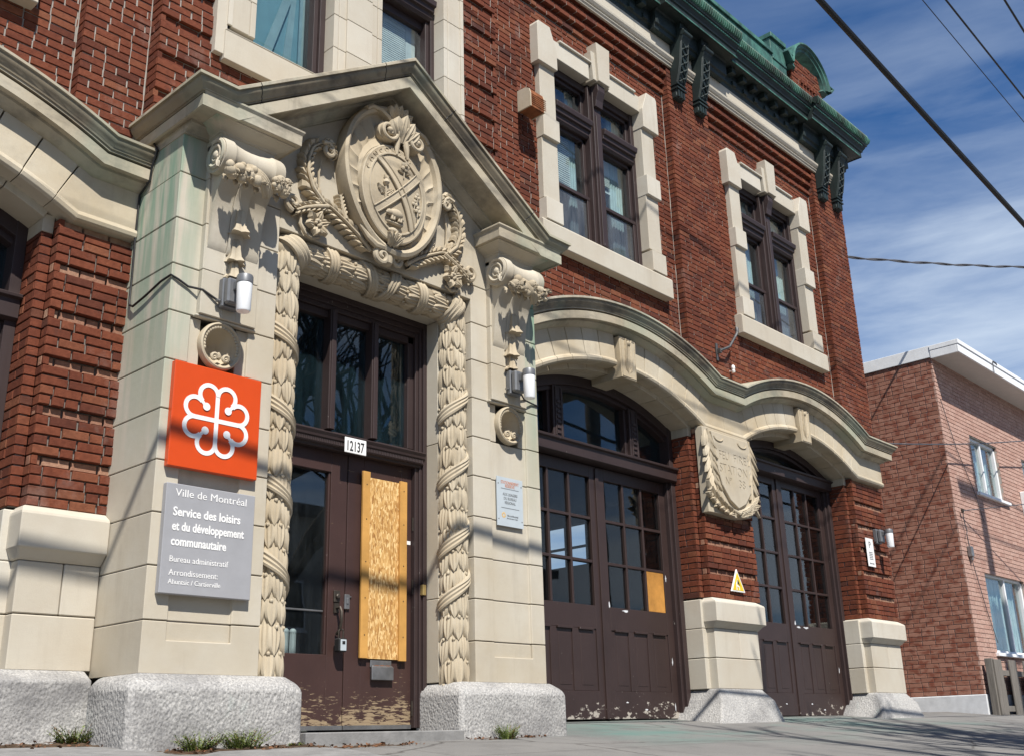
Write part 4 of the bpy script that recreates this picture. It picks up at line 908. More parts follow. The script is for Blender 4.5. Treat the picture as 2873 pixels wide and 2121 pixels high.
mb = MB(); mb.box(-.102, -.052, -.165, -.149, .905, .985); mb.lathe((-.077, -.166, .945), [(-.016, .016), (0, .018)], 'y', 14); mb.build('lock', 'old_iron', LD, bevel=.004)
mb = MB(); mb.box(-.098, -.058, -.162, -.149, .835, .90); mb.tube([(-.078, -.16, .868), (-.078, -.20, .868), (-.078, -.215, .84), (-.078, -.215, .77), (-.078, -.20, .72), (-.078, -.165, .695)], .010, 8); mb.build('handle', 'old_iron', LD, smooth=True)
mb = MB(); mb.box(-.012, .030, -.166, -.15, .865, .965); mb.box(.0, .018, -.172, -.16, .90, .94); mb.box(.028, .05, -.160, -.15, .945, .955); mb.build('latch_plate', 'steel', RD, bevel=.003)
mb = MB(); mb.box(.225, .412, -.162, -.149, .49, .537); mb.box(.222, .414, -.185, -.165, .405, .492); mb.tube([(.228, -.172, .492), (.408, -.172, .492)], .010, 8); mb.build('mail_slot', 'steel', RD, bevel=.003)
mb = MB()
for x in (.25, .30, .35): mb.box(x, x+.034, -.1775, -.165, .480, .503)
mb.build('rust_patch', 'rust', RD)
mb = MB()
for z in (1.06, 1.52, .22): mb.tube([(.605, -.165, z-.05), (.605, -.165, z+.05)], .010, 8)
mb.build('hinge', 'old_iron', RD, smooth=True)
mb = MB(); mb.box(.64, .672, -.236, -.204, 1.0, 1.075); mb.build('door_contact', 'brass', FR, bevel=.003)
# board nailed over the right leaf's glass
bd = thing('chipboard_panel', 'tall strip of golden chipboard with pine battens nailed over the right door leaf', 'board', (.32, -.15, .54))
mb = MB(); mb.box(.16, .487, -.166, -.1505, .545, 1.81); mb.build('board', 'chipboard', bd, loc=(.32, -.15, .54)).location = (0, 0, 0)
for x0, x1, z0, z1 in ((.112, .178, .545, 1.845), (.462, .528, .535, 1.822)):
    o = MB().box(x0, x1, -.186, -.1665 if x0 > .4 else -.1665, z0, z1).build('batten', 'pine_strip', bd, bevel=.002, loc=(.32, -.15, .54)); o.location = (0, 0, 0)
mb = MB()
for z in (.7, .95, 1.2, 1.5, 1.75):
    for x in (.145, .495): mb.lathe((x, -.1875, z), [(-.001, .004), (.003, .004)], 'y', 8)
mb.build('nail', 'old_iron', bd, loc=(.32, -.15, .54)).location = (0, 0, 0)
# interior of the entrance hall
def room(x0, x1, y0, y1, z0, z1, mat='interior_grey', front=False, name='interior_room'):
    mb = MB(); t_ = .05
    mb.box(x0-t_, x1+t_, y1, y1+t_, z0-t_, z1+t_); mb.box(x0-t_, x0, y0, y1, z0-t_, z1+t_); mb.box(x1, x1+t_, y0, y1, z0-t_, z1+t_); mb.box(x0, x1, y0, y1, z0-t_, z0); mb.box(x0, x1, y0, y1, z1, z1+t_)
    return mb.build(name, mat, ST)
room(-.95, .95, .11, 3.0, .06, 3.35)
rad = thing('radiator', 'old white ribbed radiator standing behind the left door glass', 'radiator', (-.33, .25, .08))
mb = MB()
for q in range(9): mb.tube([(-.30+q*.062-.2+.2, 0, 0), (-.30+q*.062, 0, .66)], .024, 8); mb.ball((-.30+q*.062, 0, .66), .026)
mb.tube([(-.32, 0, .10), (.22, 0, .10)], .02, 8); mb.build('radiator_ribs', 'radiator_white', rad, smooth=True)
MB().plan([(-.64, -.63), (.66, -.63), (.66, -.10), (-.64, -.10)], -.1, .066).build('door_sill', 'slab_grey', ST, bevel=.006)

# ---- garage doors
def fan_ring(mb, cx, r0, r1, y0, y1, xlim):
    am = math.asin(min(1, xlim/r0)); mb.sweep(arc_pts(cx, r0, -am, am, 24), [(y0, 0), (y0, r1-r0), (y1, r1-r0), (y1, 0)])
def garage(cx, hz0, hz1, ztop, rows_, zb, pan, ybase=.44, glass='dusty_glass', ply=False, x0=None):
    fr = MB()
    for s_ in (-1, 1):
        fr.box(min(cx+s_*1.26, cx+s_*1.19), max(cx+s_*1.26, cx+s_*1.19), .34, .50, zb-.1, 3.2); fr.box(min(cx+s_*1.192, cx+s_*1.155), max(cx+s_*1.192, cx+s_*1.155), .375, .50, zb-.1, hz0)
    fr.stack(cx-1.255, cx+1.255, .335, .50, [(hz0, 0), (hz0+.012, .03), (hz1-.03, .036), (hz1-.022, .062), (hz1, .066), (hz1+.012, .0)], 0, 0)
    fan_ring(fr, cx, 2.87, 2.775, .345, .50, 1.25); fan_ring(fr, cx, 2.776, 2.735, .385, .50, 1.25)
    for s_ in (-1, 1):
        px = cx+s_*.61; zt = ARC+math.sqrt(2.75**2-.61**2)
        if zt-hz1 > .25:
            fr.box(px-.075, px+.075, .365, .50, hz1, zt+.02); fr.box(px-.12, px-.078, .40, .50, hz1, zt); fr.box(px+.078, px+.12, .40, .50, hz1, zt)
            for q in range(7): fr.box(px-.022, px+.030, .352, .37, hz1+.06+q*.052, hz1+.06+q*.052+.030)
            fr.box(px-.045, px-.03, .355, .37, hz1+.04, zt); fr.box(px+.038, px+.05, .355, .37, hz1+.04, zt)
    f = fr.build('garage_frame', 'brown_frame', ST, bevel=.003)
    g = MB(); am = math.asin(1.24/2.76); g.prism([(x, z) for x, z in arc_pts(cx, 2.76, -am, am, 24)]+[(cx+1.24, hz1), (cx-1.24, hz1)], .46, .465); g.build('fan_glass', glass, f)
    for s_ in (-1, 1):
        d = MB(); y0, y1 = ybase-.02, ybase+.04; X = lambda a, b: (min(cx+s_*a, cx+s_*b), max(cx+s_*a, cx+s_*b))
        def bx(a, b, z0, z1, yy=y0, yb=y1): xa, xb = X(a, b); d.box(xa, xb, yy, yb, z0, z1)
        bx(.006, .115, zb, ztop+.12); bx(1.05, 1.155, zb, ztop+.12); bx(.115, 1.05, ztop, ztop+.12); bx(.115, 1.05, zb, pan[0]); bx(.115, 1.05, pan[1], rows_[-1])
        ms = [.115, .4267, .7383, 1.05]
        for m_ in ms[1:-1]: bx(m_-.014, m_+.014, rows_[-1], ztop, y0+.004); bx(m_-.045, m_+.045, pan[0], pan[1])
        for z in rows_[:-1]: bx(.115, 1.05, z-.014, z+.014, y0+.006)
        for a, b in zip(ms[:-1], ms[1:]):
            bx(a, b, pan[0], pan[1], y0+.009, y1-.002); bx(a+.075, b-.075, pan[0]+.05, pan[1]-.05, y0+.006, y1-.004); bx(a+.05, b-.05, pan[1]-.012, pan[1]+.010, y0-.014, y1)
        if s_ > 0: d.box(cx-.03, cx+.02, y0-.014, y0+.002, zb, ztop+.1)
        o = d.build('garage_door', 'scuffed_paint', ST, bevel=.003)
        hs = [ztop]+list(rows_)
        pn = MB(); xa, xb = X(.115, 1.05); pn.box(xa, xb, y0+.028, y0+.032, rows_[-1], ztop); pn.build('door_glass', 'door_pane', o)
        if ply and s_ > 0:
            MB().box(cx+.755, cx+1.045, y0+.010, y0+.027, rows_[-1]+.004, rows_[-2]-.016).build('plywood_pane', 'ply', o)
        rr = random.Random(int(cx*100)+s_); rb = rows_[-1]
        for (u_, z_, w_, h_) in ((.17, rb-.025, .045, .012), (.36, rb-.022, .06, .013), (1.075, rb+.35, .012, .035), (1.10, .82, .013, .06), (1.09, .70, .008, .04), (.10, rb+.02, .016, .03), (.60, .235, .03, .008), (.86, .30, .022, .014), (1.09, .26, .010, .05), (.30, .30, .02, .007)):
            if rr.random() < .25 or (s_ < 0 and rr.random() < .4): continue
            pe = MB(); n_ = 13; x_ = cx+s_*u_; pe.prism([(x_+w_*math.cos(2*math.pi*i/n_)*(.45+.8*rr.random()), z_+h_*math.sin(2*math.pi*i/n_)*(.45+.8*rr.random())) for i in range(n_)], y0-.0010, y0+.004); pe.build('paint_chip', 'parging', o)
    if cx < 0: room(cx-1.24, cx+1.24, .505, 5.0, .05, 3.6)
    return f
garage(CX[1], 2.56, 2.71, 2.43, (2.02, 1.60, 1.18), .15, (.40, .96), ply=True)
garage(CX[2], 2.985, 3.12, 2.90, (2.47, 2.05, 1.63, 1.21), .17, (.42, 1.0))
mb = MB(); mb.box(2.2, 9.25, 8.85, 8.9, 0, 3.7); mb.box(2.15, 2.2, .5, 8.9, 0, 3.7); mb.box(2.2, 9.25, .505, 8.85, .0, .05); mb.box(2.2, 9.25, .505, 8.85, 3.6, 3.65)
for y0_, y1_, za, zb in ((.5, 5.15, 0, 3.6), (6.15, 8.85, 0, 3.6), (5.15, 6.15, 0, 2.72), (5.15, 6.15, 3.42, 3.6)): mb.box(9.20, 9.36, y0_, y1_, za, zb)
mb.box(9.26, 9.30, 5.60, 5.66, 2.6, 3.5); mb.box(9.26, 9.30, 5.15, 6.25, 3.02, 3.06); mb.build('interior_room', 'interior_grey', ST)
# glazed left arch (only its right edge shows)
garage(CX['l'], 2.50, 2.66, 2.35, (1.95, 1.55, 1.15), .02, (.40, .96))

# ---- upper windows
def upper_window(cx):
    mb = MB(); z0, z1 = 4.80, 6.80; xl, xr = cx-.77, cx+.75
    mb.box(xl-.24, xl, .075, .24, 5.05, 6.60); mb.box(xr, xr+.23, .075, .24, 5.07, 6.60)
    mb.box(xl-.235, xl-.0, .095, .24, 4.80, 5.05)
    for x, s_ in ((xl, -1), (xr, 1)):
        a, b = (x-.245, x+.004) if s_ < 0 else (x-.004, x+.25)
        for za, zb in ((5.735, 5.985), (4.802, 5.045)): mb.box(a, b, .038, .235, za, zb)
        a, b = (x-.295, x+.006) if s_ < 0 else (x-.006, x+.285)
        P = [(a, 6.595), (b, 6.595), (b, 6.84), (b-.10*1, 7.09), (a+.02, 7.09), (a, 7.05)] if s_ < 0 else [(a, 6.595), (b, 6.595), (b, 7.05), (b-.02, 7.09), (a+.10, 7.09), (a, 6.84)]
        mb.prism(P, .030, .235)
    mb.box(xl+.007, cx-.17, .075, .24, 6.80, 7.01); mb.box(cx+.15, xr-.007, .075, .24, 6.80, 7.01)
    mb.box(xl+.09, cx-.14, .05, .24, 7.012, 7.04); mb.box(cx+.14, xr-.09, .05, .24, 7.012, 7.04)
    o = mb.build('window_surround', 'pale_stone', ST, bevel=.005)
    mb = MB(); kx = cx+.025
    mb.rings([[(kx-.155, .045, 6.81), (kx+.125, .045, 6.81), (kx+.155, .045, 7.17), (kx-.185, .045, 7.17)], [(kx-.155, .23, 6.81), (kx+.125, .23, 6.81), (kx+.155, .23, 7.17), (kx-.185, .23, 7.17)]])
    mb.rings([[(kx-.105, .010, 6.80), (kx+.085, .010, 6.80), (kx+.115, .010, 7.29), (kx-.125, .010, 7.29)], [(kx-.105, .228, 6.80), (kx+.085, .228, 6.80), (kx+.115, .228, 7.29), (kx-.125, .228, 7.29)]])
    mb.build('keystone', 'pale_stone', o, bevel=.005)
    mb = MB(); mb.rings([rect(cx-1.08, cx+1.09, .035, .24, 4.55), rect(cx-1.08, cx+1.09, .035, .24, 4.775), rect(cx-1.08, cx+1.09, .06, .24, 4.80)]); mb.build('sill', 'pale_stone', o, bevel=.006)
    f = MB(); y0 = .165
    f.box(xl, xl+.06, y0+.02, .30, z0, z1); f.box(xr-.06, xr, y0+.02, .30, z0, z1); f.box(xl, xr, y0+.03, .30, z1-.09, z1); f.box(xl, xr, y0+.03, .30, z0, z0+.05)
    f.box(cx-.115, cx+.095, y0-.01, .30, z0, z1); f.box(cx-.075, cx+.055, y0-.045, .2, z0, z1-.02); f.box(cx-.045, cx+.025, y0-.06, .2, z0+.05, 6.42)
    f.rings([[(cx-.07, y0-.12, 6.78), (cx+.05, y0-.12, 6.78), (cx+.05, y0+.02, 6.78), (cx-.07, y0+.02, 6.78)], [(cx-.07, y0-.125, 6.70), (cx+.05, y0-.125, 6.70), (cx+.05, y0+.02, 6.70), (cx-.07, y0+.02, 6.70)], [(cx-.07, y0-.09, 6.60), (cx+.05, y0-.09, 6.60), (cx+.05, y0+.02, 6.60), (cx-.07, y0+.02, 6.60)], [(cx-.07, y0-.08, 6.52), (cx+.05, y0-.08, 6.52), (cx+.05, y0+.02, 6.52), (cx-.07, y0+.02, 6.52)]])
    for a, b in ((xl+.06, cx-.115), (cx+.095, xr-.06)):
        f.stack(a, b, y0+.02, .30, [(6.12, 0), (6.15, .02), (6.20, .022), (6.205, .05), (6.25, .055), (6.255, .075), (6.30, .085), (6.32, .08), (6.335, .01)], 0, 0)
        for x0_, x1_ in ((a, a+.045), (b-.045, b)): f.box(x0_, x1_, .225, .29, 6.33, z1-.09); f.box(x0_, x1_, .225, .29, 5.42, 6.13); f.box(x0_, x1_, .200, .25, z0+.05, 5.42)
        f.box(a, b, .225, .29, 6.33, 6.37); f.box(a, b, .225, .29, z1-.13, z1-.09); f.box(a, b, .225, .29, 6.08, 6.13); f.box(a, b, .225, .29, 5.39, 5.44); f.box(a, b, .196, .245, 5.375, 5.415); f.box(a, b, .2, .25, z0+.05, z0+.11)
    fo = f.build('window', 'brown_frame', ST, bevel=.003)
    g = MB(); g2 = MB()
    for a, b in ((xl+.06, cx-.115), (cx+.095, xr-.06)): g.box(a, b, .262, .265, 6.35, z1-.1); g.box(a, b, .262, .265, 5.42, 6.12); g2.box(a, b, .222, .225, z0+.08, 5.40)
    g.build('pane', 'clear_glass', fo); g2.build('storm_pane', 'storm_glass', fo)
    bl = MB()
    for q in range(26): z = 6.10-q*.026; bl.box(xl+.07, cx-.26, .34, .365, z, z+.015)
    for q in range(16): z = 6.10-q*.020; bl.box(cx+.12, cx+.44, .34, .365, z, z+.012)
    bl.box(cx+.14, cx+.5, .37, .39, 5.74, 5.77)
    bl.build('blind', 'blind_white', fo)
    cu = MB(); rr = random.Random(int(cx*10))
    for a in (cx-.24, cx-.20, cx-.16, xr-.26, xr-.215, xr-.17, xr-.125, xr-.085): cu.tube([(a, .37, 4.85), (a+.01, .38, 5.6), (a, .37, 6.75)], .026, 6)
    cu.build('curtain', 'curtain', fo, smooth=True)
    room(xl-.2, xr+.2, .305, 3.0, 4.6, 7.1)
for c_ in (-3.54, 3.54, 7.16): upper_window(c_)

# centre windows above the pediment
mb = MB(); Yc = -.15; jz = [4.955, 5.26, 5.57, 5.87, 6.17, 6.48, 6.78, 7.1]
for za, zb in zip(jz[:-1], jz[1:]):
    e = .0018
    for s_ in (-1, 1):
        P = [(.95, .02), (.965, Yc), (1.008, Yc), (1.012, Yc+.012), (1.018, Yc), (1.20, Yc), (1.20, .0), (.95, .02)][:-1]
        mb.plan([(s_*a, b) for a, b in P], za+e, zb-e); mb.box(min(s_*1.165, s_*1.203), max(s_*1.165, s_*1.203), Yc-.012, 0, za+e, zb-e)
    mb.plan([(-.25, .02), (-.25, Yc), (-.205, Yc), (-.201, Yc+.012), (-.195, Yc), (.195, Yc), (.201, Yc+.012), (.205, Yc), (.25, Yc), (.25, .02)], za+e, zb-e)
    mb.box(-.13, .13, Yc-.018, 0, za+e, zb-e)
mb.box(1.195, 1.285, Yc+.004, 0, 4.70, 5.17); mb.box(-1.285, -1.195, Yc+.004, 0, 4.70, 5.17)
mb.box(-1.2, 1.2, Yc, .02, 7.102, 7.4)
o = mb.build('window_surround', 'pale_stone', ST, bevel=.003)
mb = MB(); mb.rings([rect(-1.215, 1.215, Yc-.012, .03, 4.66), rect(-1.215, 1.215, Yc-.012, .03, 4.90), rect(-1.215, 1.215, Yc-.02, .03, 4.905), rect(-1.215, 1.215, Yc+.06, .03, 4.953)]); mb.build('sill', 'pale_stone', o, bevel=.004)
for a, b in ((-.965, -.25), (.25, .965)):
    f = MB(); f.box(a-.02, a+.05, -.03, .12, 4.95, 7.1); f.box(b-.05, b+.02, -.03, .12, 4.95, 7.1); f.box(b-.09, b-.05, .0, .12, 4.95, 7.1); f.box(a+.05, a+.08, .0, .12, 4.95, 7.1)
    f.stack(a+.04, b-.04, -.02, .12, [(6.18, 0), (6.21, .02), (6.25, .025), (6.255, .05), (6.30, .055), (6.305, .08), (6.36, .085), (6.37, .0)], 0, 0)
    f.box(a, b, .0, .12, 7.0, 7.1); f.box(a+.08, b-.09, .045, .1, 6.10, 6.18); f.box(a+.08, b-.09, .03, .1, 4.95, 5.0)
    fo = f.build('window', 'brown_frame', ST, bevel=.003); MB().box(a+.05, b-.05, .07, .074, 4.97, 7.05).build('pane', 'dusty_glass' if a < 0 else 'clear_glass', fo)
    bl = MB()
    if a > 0:
        for q in range(26): z = 6.12-q*.022; bl.box(a+.02, b-.22, .125, .15, z, z+.014)
        for z in (6.10, 6.06, 5.55, 5.52): bl.box(a+.02, b-.22, .122, .152, z, z+.024)
        bl.box(b-.21, b-.10, .13, .14, 4.95, 6.2)
        bl.build('blind', 'blind_white', fo)
    else:
        MB().box(a, b, .21, .22, 4.95, 7.0).build('roller_blind', 'teal_blind', fo)
        bl.prism([(a+.22, 4.98), (a+.30, 4.98), (a+.52, 5.75), (a+.52, 6.0)], .18, .19); bl.prism([(a+.46, 4.98), (a+.54, 4.98), (a+.60, 6.1), (a+.56, 6.1)], .20, .21); bl.box(b-.11, b-.06, .17, .18, 4.95, 6.2)
        bl.build('curtain', 'curtain', fo)
room(-1.1, 1.1, .125, 3.0, 4.7, 7.2)

# ---- frieze band, copper cornice, brackets, parapet
mb = MB(); mb.sweep([(-5.6, 7.70), (9.36, 7.70)], [(.14, 0), (.018, 0), (.012, .02), (-.002, .035), (.004, .052), (-.012, .062), (-.030, .092), (-.034, .12), (-.01, .128), (.016, .135), (.016, .33), (.14, .33)], ends=lambda L: [q.__setitem__(0, 9.36+max(0, .02-q[1])) for q in L[-1]])
mb.build('stone_frieze', 'pale_stone', ST, bevel=.002)
COR = [(.30, 8.02), (.014, 8.02), (.005, 8.07), (-.02, 8.085), (-.02, 8.26), (-.04, 8.275), (-.165, 8.285), (-.178, 8.275), (-.182, 8.27), (-.182, 8.355), (-.20, 8.36), (-.205, 8.385), (-.235, 8.43), (-.24, 8.455), (-.258, 8.458), (-.262, 8.48), (-.285, 8.52), (-.297, 8.565), (-.290, 8.585), (-.27, 8.59), (.30, 8.66)]
def cornice_run(mb, x0, x1, dy, hook0=False, hook1=False):
    L0 = [[x0-(max(0, .02-(y-dy)) if hook0 else 0), y-(dy if y < .2 else 0), z] for y, z in COR]; L1 = [[x1+(max(0, .04-(y-dy)) if hook1 else 0), y-(dy if y < .2 else 0), z] for y, z in COR]
    loops = [L0, L1]
    if hook1: loops.append([[q[0], 6.0, q[2]] for q in L1])
    mb.rings(loops, True, True)
mb = MB(); cornice_run(mb, -5.6, 4.52, 0); cornice_run(mb, 6.08, 8.12, 0); cornice_run(mb, 4.52, 6.08, .078); cornice_run(mb, 8.12, 9.36, .078, False, True)
for (a, b) in ((-5.5, 4.5), (6.1, 8.1)):
    n = int((b-a)/.275)
    for i in range(n):
        x = a+.10+i*.275; mb.box(x, x+.09, -.115, -.01, 8.19, 8.275); mb.box(x+.12, x+.21, -.045, .01, 8.085, 8.15)
CO = mb.build('copper_cornice', 'dark_copper', ST, bevel=.003)
mb = MB()
GUT = [(-.262, 8.482), (-.290, 8.52), (-.304, 8.565), (-.297, 8.592), (-.27, 8.60), (-.20, 8.60), (-.20, 8.55), (-.25, 8.50)]
def gut(x0, x1, dy, hook1=False):
    L0 = [[x0, y-dy, z] for y, z in GUT]; L1 = [[x1+(max(0, .04-(y-dy)) if hook1 else 0), y-dy, z] for y, z in GUT]; mb.rings([L0, L1], True, True)
    x = x0+.03
    while x < x1+(.36 if hook1 else 0)-.02: mb.tube([(x, -.285-dy, 8.49), (x, -.303-dy, 8.53), (x, -.313-dy, 8.568), (x, -.297-dy, 8.602)], .009, 5); x += .045
gut(-5.6, 4.50, .0); gut(6.10, 8.10, .0); gut(4.50, 6.10, .078); gut(8.10, 9.36, .078, True)
mb.build('gutter', 'gutter_copper', CO, smooth=True)
mb = MB()
for (x0, x1, dy, e) in ((-5.6, 4.5, 0, 0), (6.1, 8.1, 0, 0), (4.5, 6.1, .078, 0), (8.1, 9.36, .078, .22)): mb.box(x0, x1+e, -.190-dy, -.180-dy, 8.268, 8.29); mb.box(x0, x1+e+.03, -.245-dy, -.228-dy, 8.428, 8.452)
mb.build('copper_edge', 'green_copper', CO, bevel=.003)
def bracket(x):
    mb = MB(); w_ = .085
    S = [(.04, 7.27), (-.015, 7.275), (-.028, 7.30), (-.028, 7.37), (-.04, 7.385), (-.045, 7.42), (-.030, 7.44), (-.045, 7.47), (-.085, 7.60), (-.118, 7.75), (-.135, 7.90), (-.150, 8.0), (-.185, 8.06), (-.205, 8.11), (-.20, 8.16), (-.165, 8.18), (-.165, 8.29), (.04, 8.29)]
    mb.side(S, x-w_, x+w_); o = mb.build('cornice_bracket', 'dark_copper', ST, bevel=.006)
    mb = MB()
    mb.tube([(x-w_-.004, -.185, 8.115), (x+w_+.004, -.185, 8.115)], .034, 10)
    for q in range(5):
        z = 7.52+q*.105; y = -.062-.085*(q+.5)/5-.01
        for a, b in ((-.06, .06), (.06, -.06)): mb.tube([(x+a, y+.012, z-.045), (x+b, y-.016, z+.045)], .009, 5)
        mb.ball((x, y-.008, z), .016)
    for s_ in (-1, 1): mb.tube([(x+s_*.072, -.05, 7.47), (x+s_*.072, -.092, 7.60), (x+s_*.072, -.125, 7.75), (x+s_*.072, -.145, 7.92), (x+s_*.072, -.155, 8.03)], .009, 5)
    for q in (-1, 0, 1): mb.box(x+q*.055-.017, x+q*.055+.017, -.048, -.02, 7.28, 7.375)
    for z in (7.385, 7.44): mb.box(x-w_-.012, x+w_+.012, -.06, .04, z, z+.022)
    mb.build('bracket_relief', 'dark_copper', o, smooth=True)
    return o
for x in (5.03, 5.50, 8.68, 9.13, -5.03, -1.97, 1.97): bracket(x)
# parapet behind the gutter
mb = MB(); mb.box(-5.6, 7.86, .12, .5, 8.60, 9.42); mb.box(-5.6, 7.87, .09, .52, 9.42, 9.49); mb.box(7.86, 8.28, .12, .56, 8.60, 9.72); mb.box(7.845, 8.295, .085, .60, 9.72, 9.80); mb.box(7.87, 8.27, .105, .13, 9.36, 9.40)
mb.build('parapet', 'green_copper', ST, bevel=.006)
gc = 8.965; mb = MB()
for i in range(19):
    z0 = 8.60+i*.0605; hw = .475 if z0 < 9.50 else math.sqrt(max(.0, .475**2-(z0-9.47)**2))
    if hw > .06: bricks(mb, gc-hw, gc+hw, z0, z0+.0605, .14, zbase=8.60, seed=30+i, jit=.006)
bricks(mb, .155, .5, 8.60, 9.55, gc-.475, axis='y', seed=31, zbase=8.6, jit=.006); bricks(mb, .155, .5, 8.6, 9.55, gc+.475, axis='y', seed=31, sgn=1, zbase=8.6)
for q in range(5):
    for zz in range(4): mb.box(gc-.22+q*.095, gc-.22+q*.095+.06, .118, .16, 9.0+zz*.121, 9.05+zz*.121)
G = mb.build('gable', ['red_brick', 'mortar'], ST)
mb = MB(); am = 1.13; Pth = [(gc-.60, 9.53), (gc-.485, 9.53)]+[(gc+.50*math.sin(a), 9.47+.50*math.cos(a)) for a in [-1.43+2.86*i/20 for i in range(21)]]+[(gc+.485, 9.53), (gc+.60, 9.53)]
mb.sweep(Pth, [(.52, .115), (.03, .105), (.02, .075), (.05, .055), (.055, .03), (.085, .012), (.09, -.02), (.12, -.03), (.15, -.05), (.52, -.05)]); mb.build('gable_coping', 'green_copper', G, smooth=True)
# hidden bulk of the building
mb = MB(); mb.box(-5.62, 9.352, .62, 9.0, -.3, 3.9); mb = MB()
mb.box(9.30, 9.352, .14, 9, 3.6, 8.6); mb.box(9.30, 9.352, .14, .6, -.3, 3.6); mb.box(-5.64, -5.60, .14, 9, -.3, 8.6); mb.box(-5.6, 9.30, 8.95, 9, -.3, 8.6); mb.box(-5.6, 9.35, .5, 9, 8.5, 8.62)
mb.box(-5.6, -4.80, .2, .3, -.3, 3.9); mb.box(-5.6, 9.3, .30, .34, 3.62, 4.5); mb.box(-5.6, 9.3, .30, .34, 7.16, 8.6)
for a, b in ((-2.16, -.96), (.96, 2.3), (4.83, 5.90), (8.44, 9.3)): mb.box(a, b, .37, .45, -.2, 3.7)
for a, b in ((-2.55, -1.2), (1.2, 2.5), (4.6, 6.2), (8.2, 9.3)): mb.box(a, b, .245, .30, 3.7, 7.6)
mb.build('structural_wall', 'mortar', ST)

# ------------------------------------------------------------------ signs
def place(mbuild, root): mbuild.location = (0, 0, 0); return mbuild
def bld(mb, name, mat, root, **k):
    o = mb.build(name, mat, root, loc=tuple(root.location), **k); o.location = (0, 0, 0); return o
S1 = thing('emblem_sign', 'square orange enamel sign with a white eight-lobed rosette emblem on the left pier', 'sign', (-1.29, -.5, 1.87))
yF = -.545; x0, x1, z0, z1 = -1.612, -1.012, 1.535, 2.172
mb = MB(); mb.box(x0, x1, yF, -.502, z0, z1); bld(mb, 'sign_panel', 'orange_enamel', S1, bevel=.004)
mb = MB(); ex, ez = (x0+x1)/2-.005, (z0+z1)/2; sw = .0135; K = 1.0
def stroke(pts, w_=sw, yy=yF-.0025, closed=False):
    stroke.k += 1; yy = yF-.002-.00022*stroke.k
    P = [Vector(p) for p in pts]; L_, R_ = [], []
    for i, p in enumerate(P):
        a = (P[i]-P[i-1]) if i else (P[1]-P[0]); b = (P[i+1]-P[i]) if i < len(P)-1 else a
        d = (a.normalized()+b.normalized()).normalized(); n_ = Vector((-d.y, d.x)); L_.append(p+n_*w_); R_.append(p-n_*w_)
    for i in range(len(P)-1):
        q = [L_[i], L_[i+1], R_[i+1], R_[i]]; mb.add([(v.x, yy, v.y) for v in q]+[(v.x, yF+.001, v.y) for v in q], [(0, 1, 2, 3), (0, 4, 5, 1), (2, 6, 7, 3), (1, 5, 6, 2), (3, 7, 4, 0)])
stroke.k = 0; A_, B_ = .0605, .150
stroke([(ex, ez-B_), (ex, ez+B_)], yy=yF-.0030); stroke([(ex-B_, ez), (ex+B_, ez)], yy=yF-.0035)
for sx in (-1, 1):
    for sz in (-1, 1):
        dg_ = .1045
        P = [(ex+sx*(A_-A_*math.cos(a)), ez+sz*(B_+A_*math.sin(a))) for a in [math.pi*1.27*i/18 for i in range(19)]]; stroke(P, yy=yF-.0025)
        P = [(ex+sx*(B_+A_*math.sin(a)), ez+sz*(A_-A_*math.cos(a))) for a in [math.pi*1.27*i/18 for i in range(19)]]; stroke(P, yy=yF-.0028)
        stroke([(ex+sx*.108, ez+sz*.108), (ex+sx*.076, ez+sz*.076)], .010, yF-.0032)
        n_ = 18; c_ = (ex+sx*.074, ez+sz*.074); mb.add([(c_[0]+.0245*math.cos(2*math.pi*i/n_), yF-.0056, c_[1]+.0245*math.sin(2*math.pi*i/n_)) for i in range(n_)], [tuple(range(n_))])
bld(mb, 'rosette_emblem', 'white_enamel', S1)
S2 = thing('office_sign', 'grey enamel sign with white French lettering below the orange square on the left pier', 'sign', (-1.29, -.5, 1.13))
x0, x1, z0, z1 = -1.605, -1.015, .812, 1.437
mb = MB(); mb.box(x0, x1, yF, -.502, z0, z1); bld(mb, 'sign_panel', 'grey_enamel', S2, bevel=.004)
mb = MB(); W_, H_ = x1-x0, z1-z0
for s_, u, v, h, wd, b_ in (('Ville de Montr\u00e9al', .095, .885, .073, .80, .0), ('Service des loisirs', .085, .705, .082, .75, .026), ('et du d\u00e9veloppement', .085, .572, .082, .80, .026), ('communautaire', .085, .435, .082, .605, .026), ('Bureau administratif', .085, .285, .056, .64, 0), ('Arrondissement:', .085, .165, .056, .53, 0), ('Ahuntsic / Cartierville', .085, .088, .046, .565, 0)):
    mb = MB(); text_line(mb, s_, x0+W_*u, z0+H_*v, H_*h, yF-.0008, W_*wd, .0015, b_); bld(mb, 'lettering', 'white_enamel', S2)
S3 = thing('parking_sign', 'thin silver parking notice with orange and grey lettering on the right pier', 'sign', (1.30, -.5, 1.72))
x0, x1, z0, z1 = 1.152, 1.443, 1.535, 1.915; yP = -.506
mb = MB(); mb.box(x0, x1, yP, -.4985, z0, z1)
bld(mb, 'sign_panel', 'sign_aluminium', S3)
xm = (x0+x1)/2; H_ = z1-z0
mb = MB(); text_line(mb, 'STATIONNEMENT', xm, z1-H_*.135, .025, yP-.0006, .20, .001, .0, 'c'); text_line(mb, 'R\u00c9SERV\u00c9', xm, z1-H_*.205, .025, yP-.0006, .105, .001, .0, 'c'); bld(mb, 'orange_lettering', 'orange_ink', S3)
mb = MB()
for i, s_ in enumerate(('AUX USAGERS', 'DU BUREAU', 'R\u00c9GIONAL')): text_line(mb, s_, xm, z1-H_*(.375+.085*i), .022, yP-.0006, (.165, .14, .12)[i], .001, .002, 'c')
for z in (z1-H_*.24, z1-H_*.635): mb.box(xm-.10, xm+.10, yP-.0012, yP-.0002, z, z+.004)
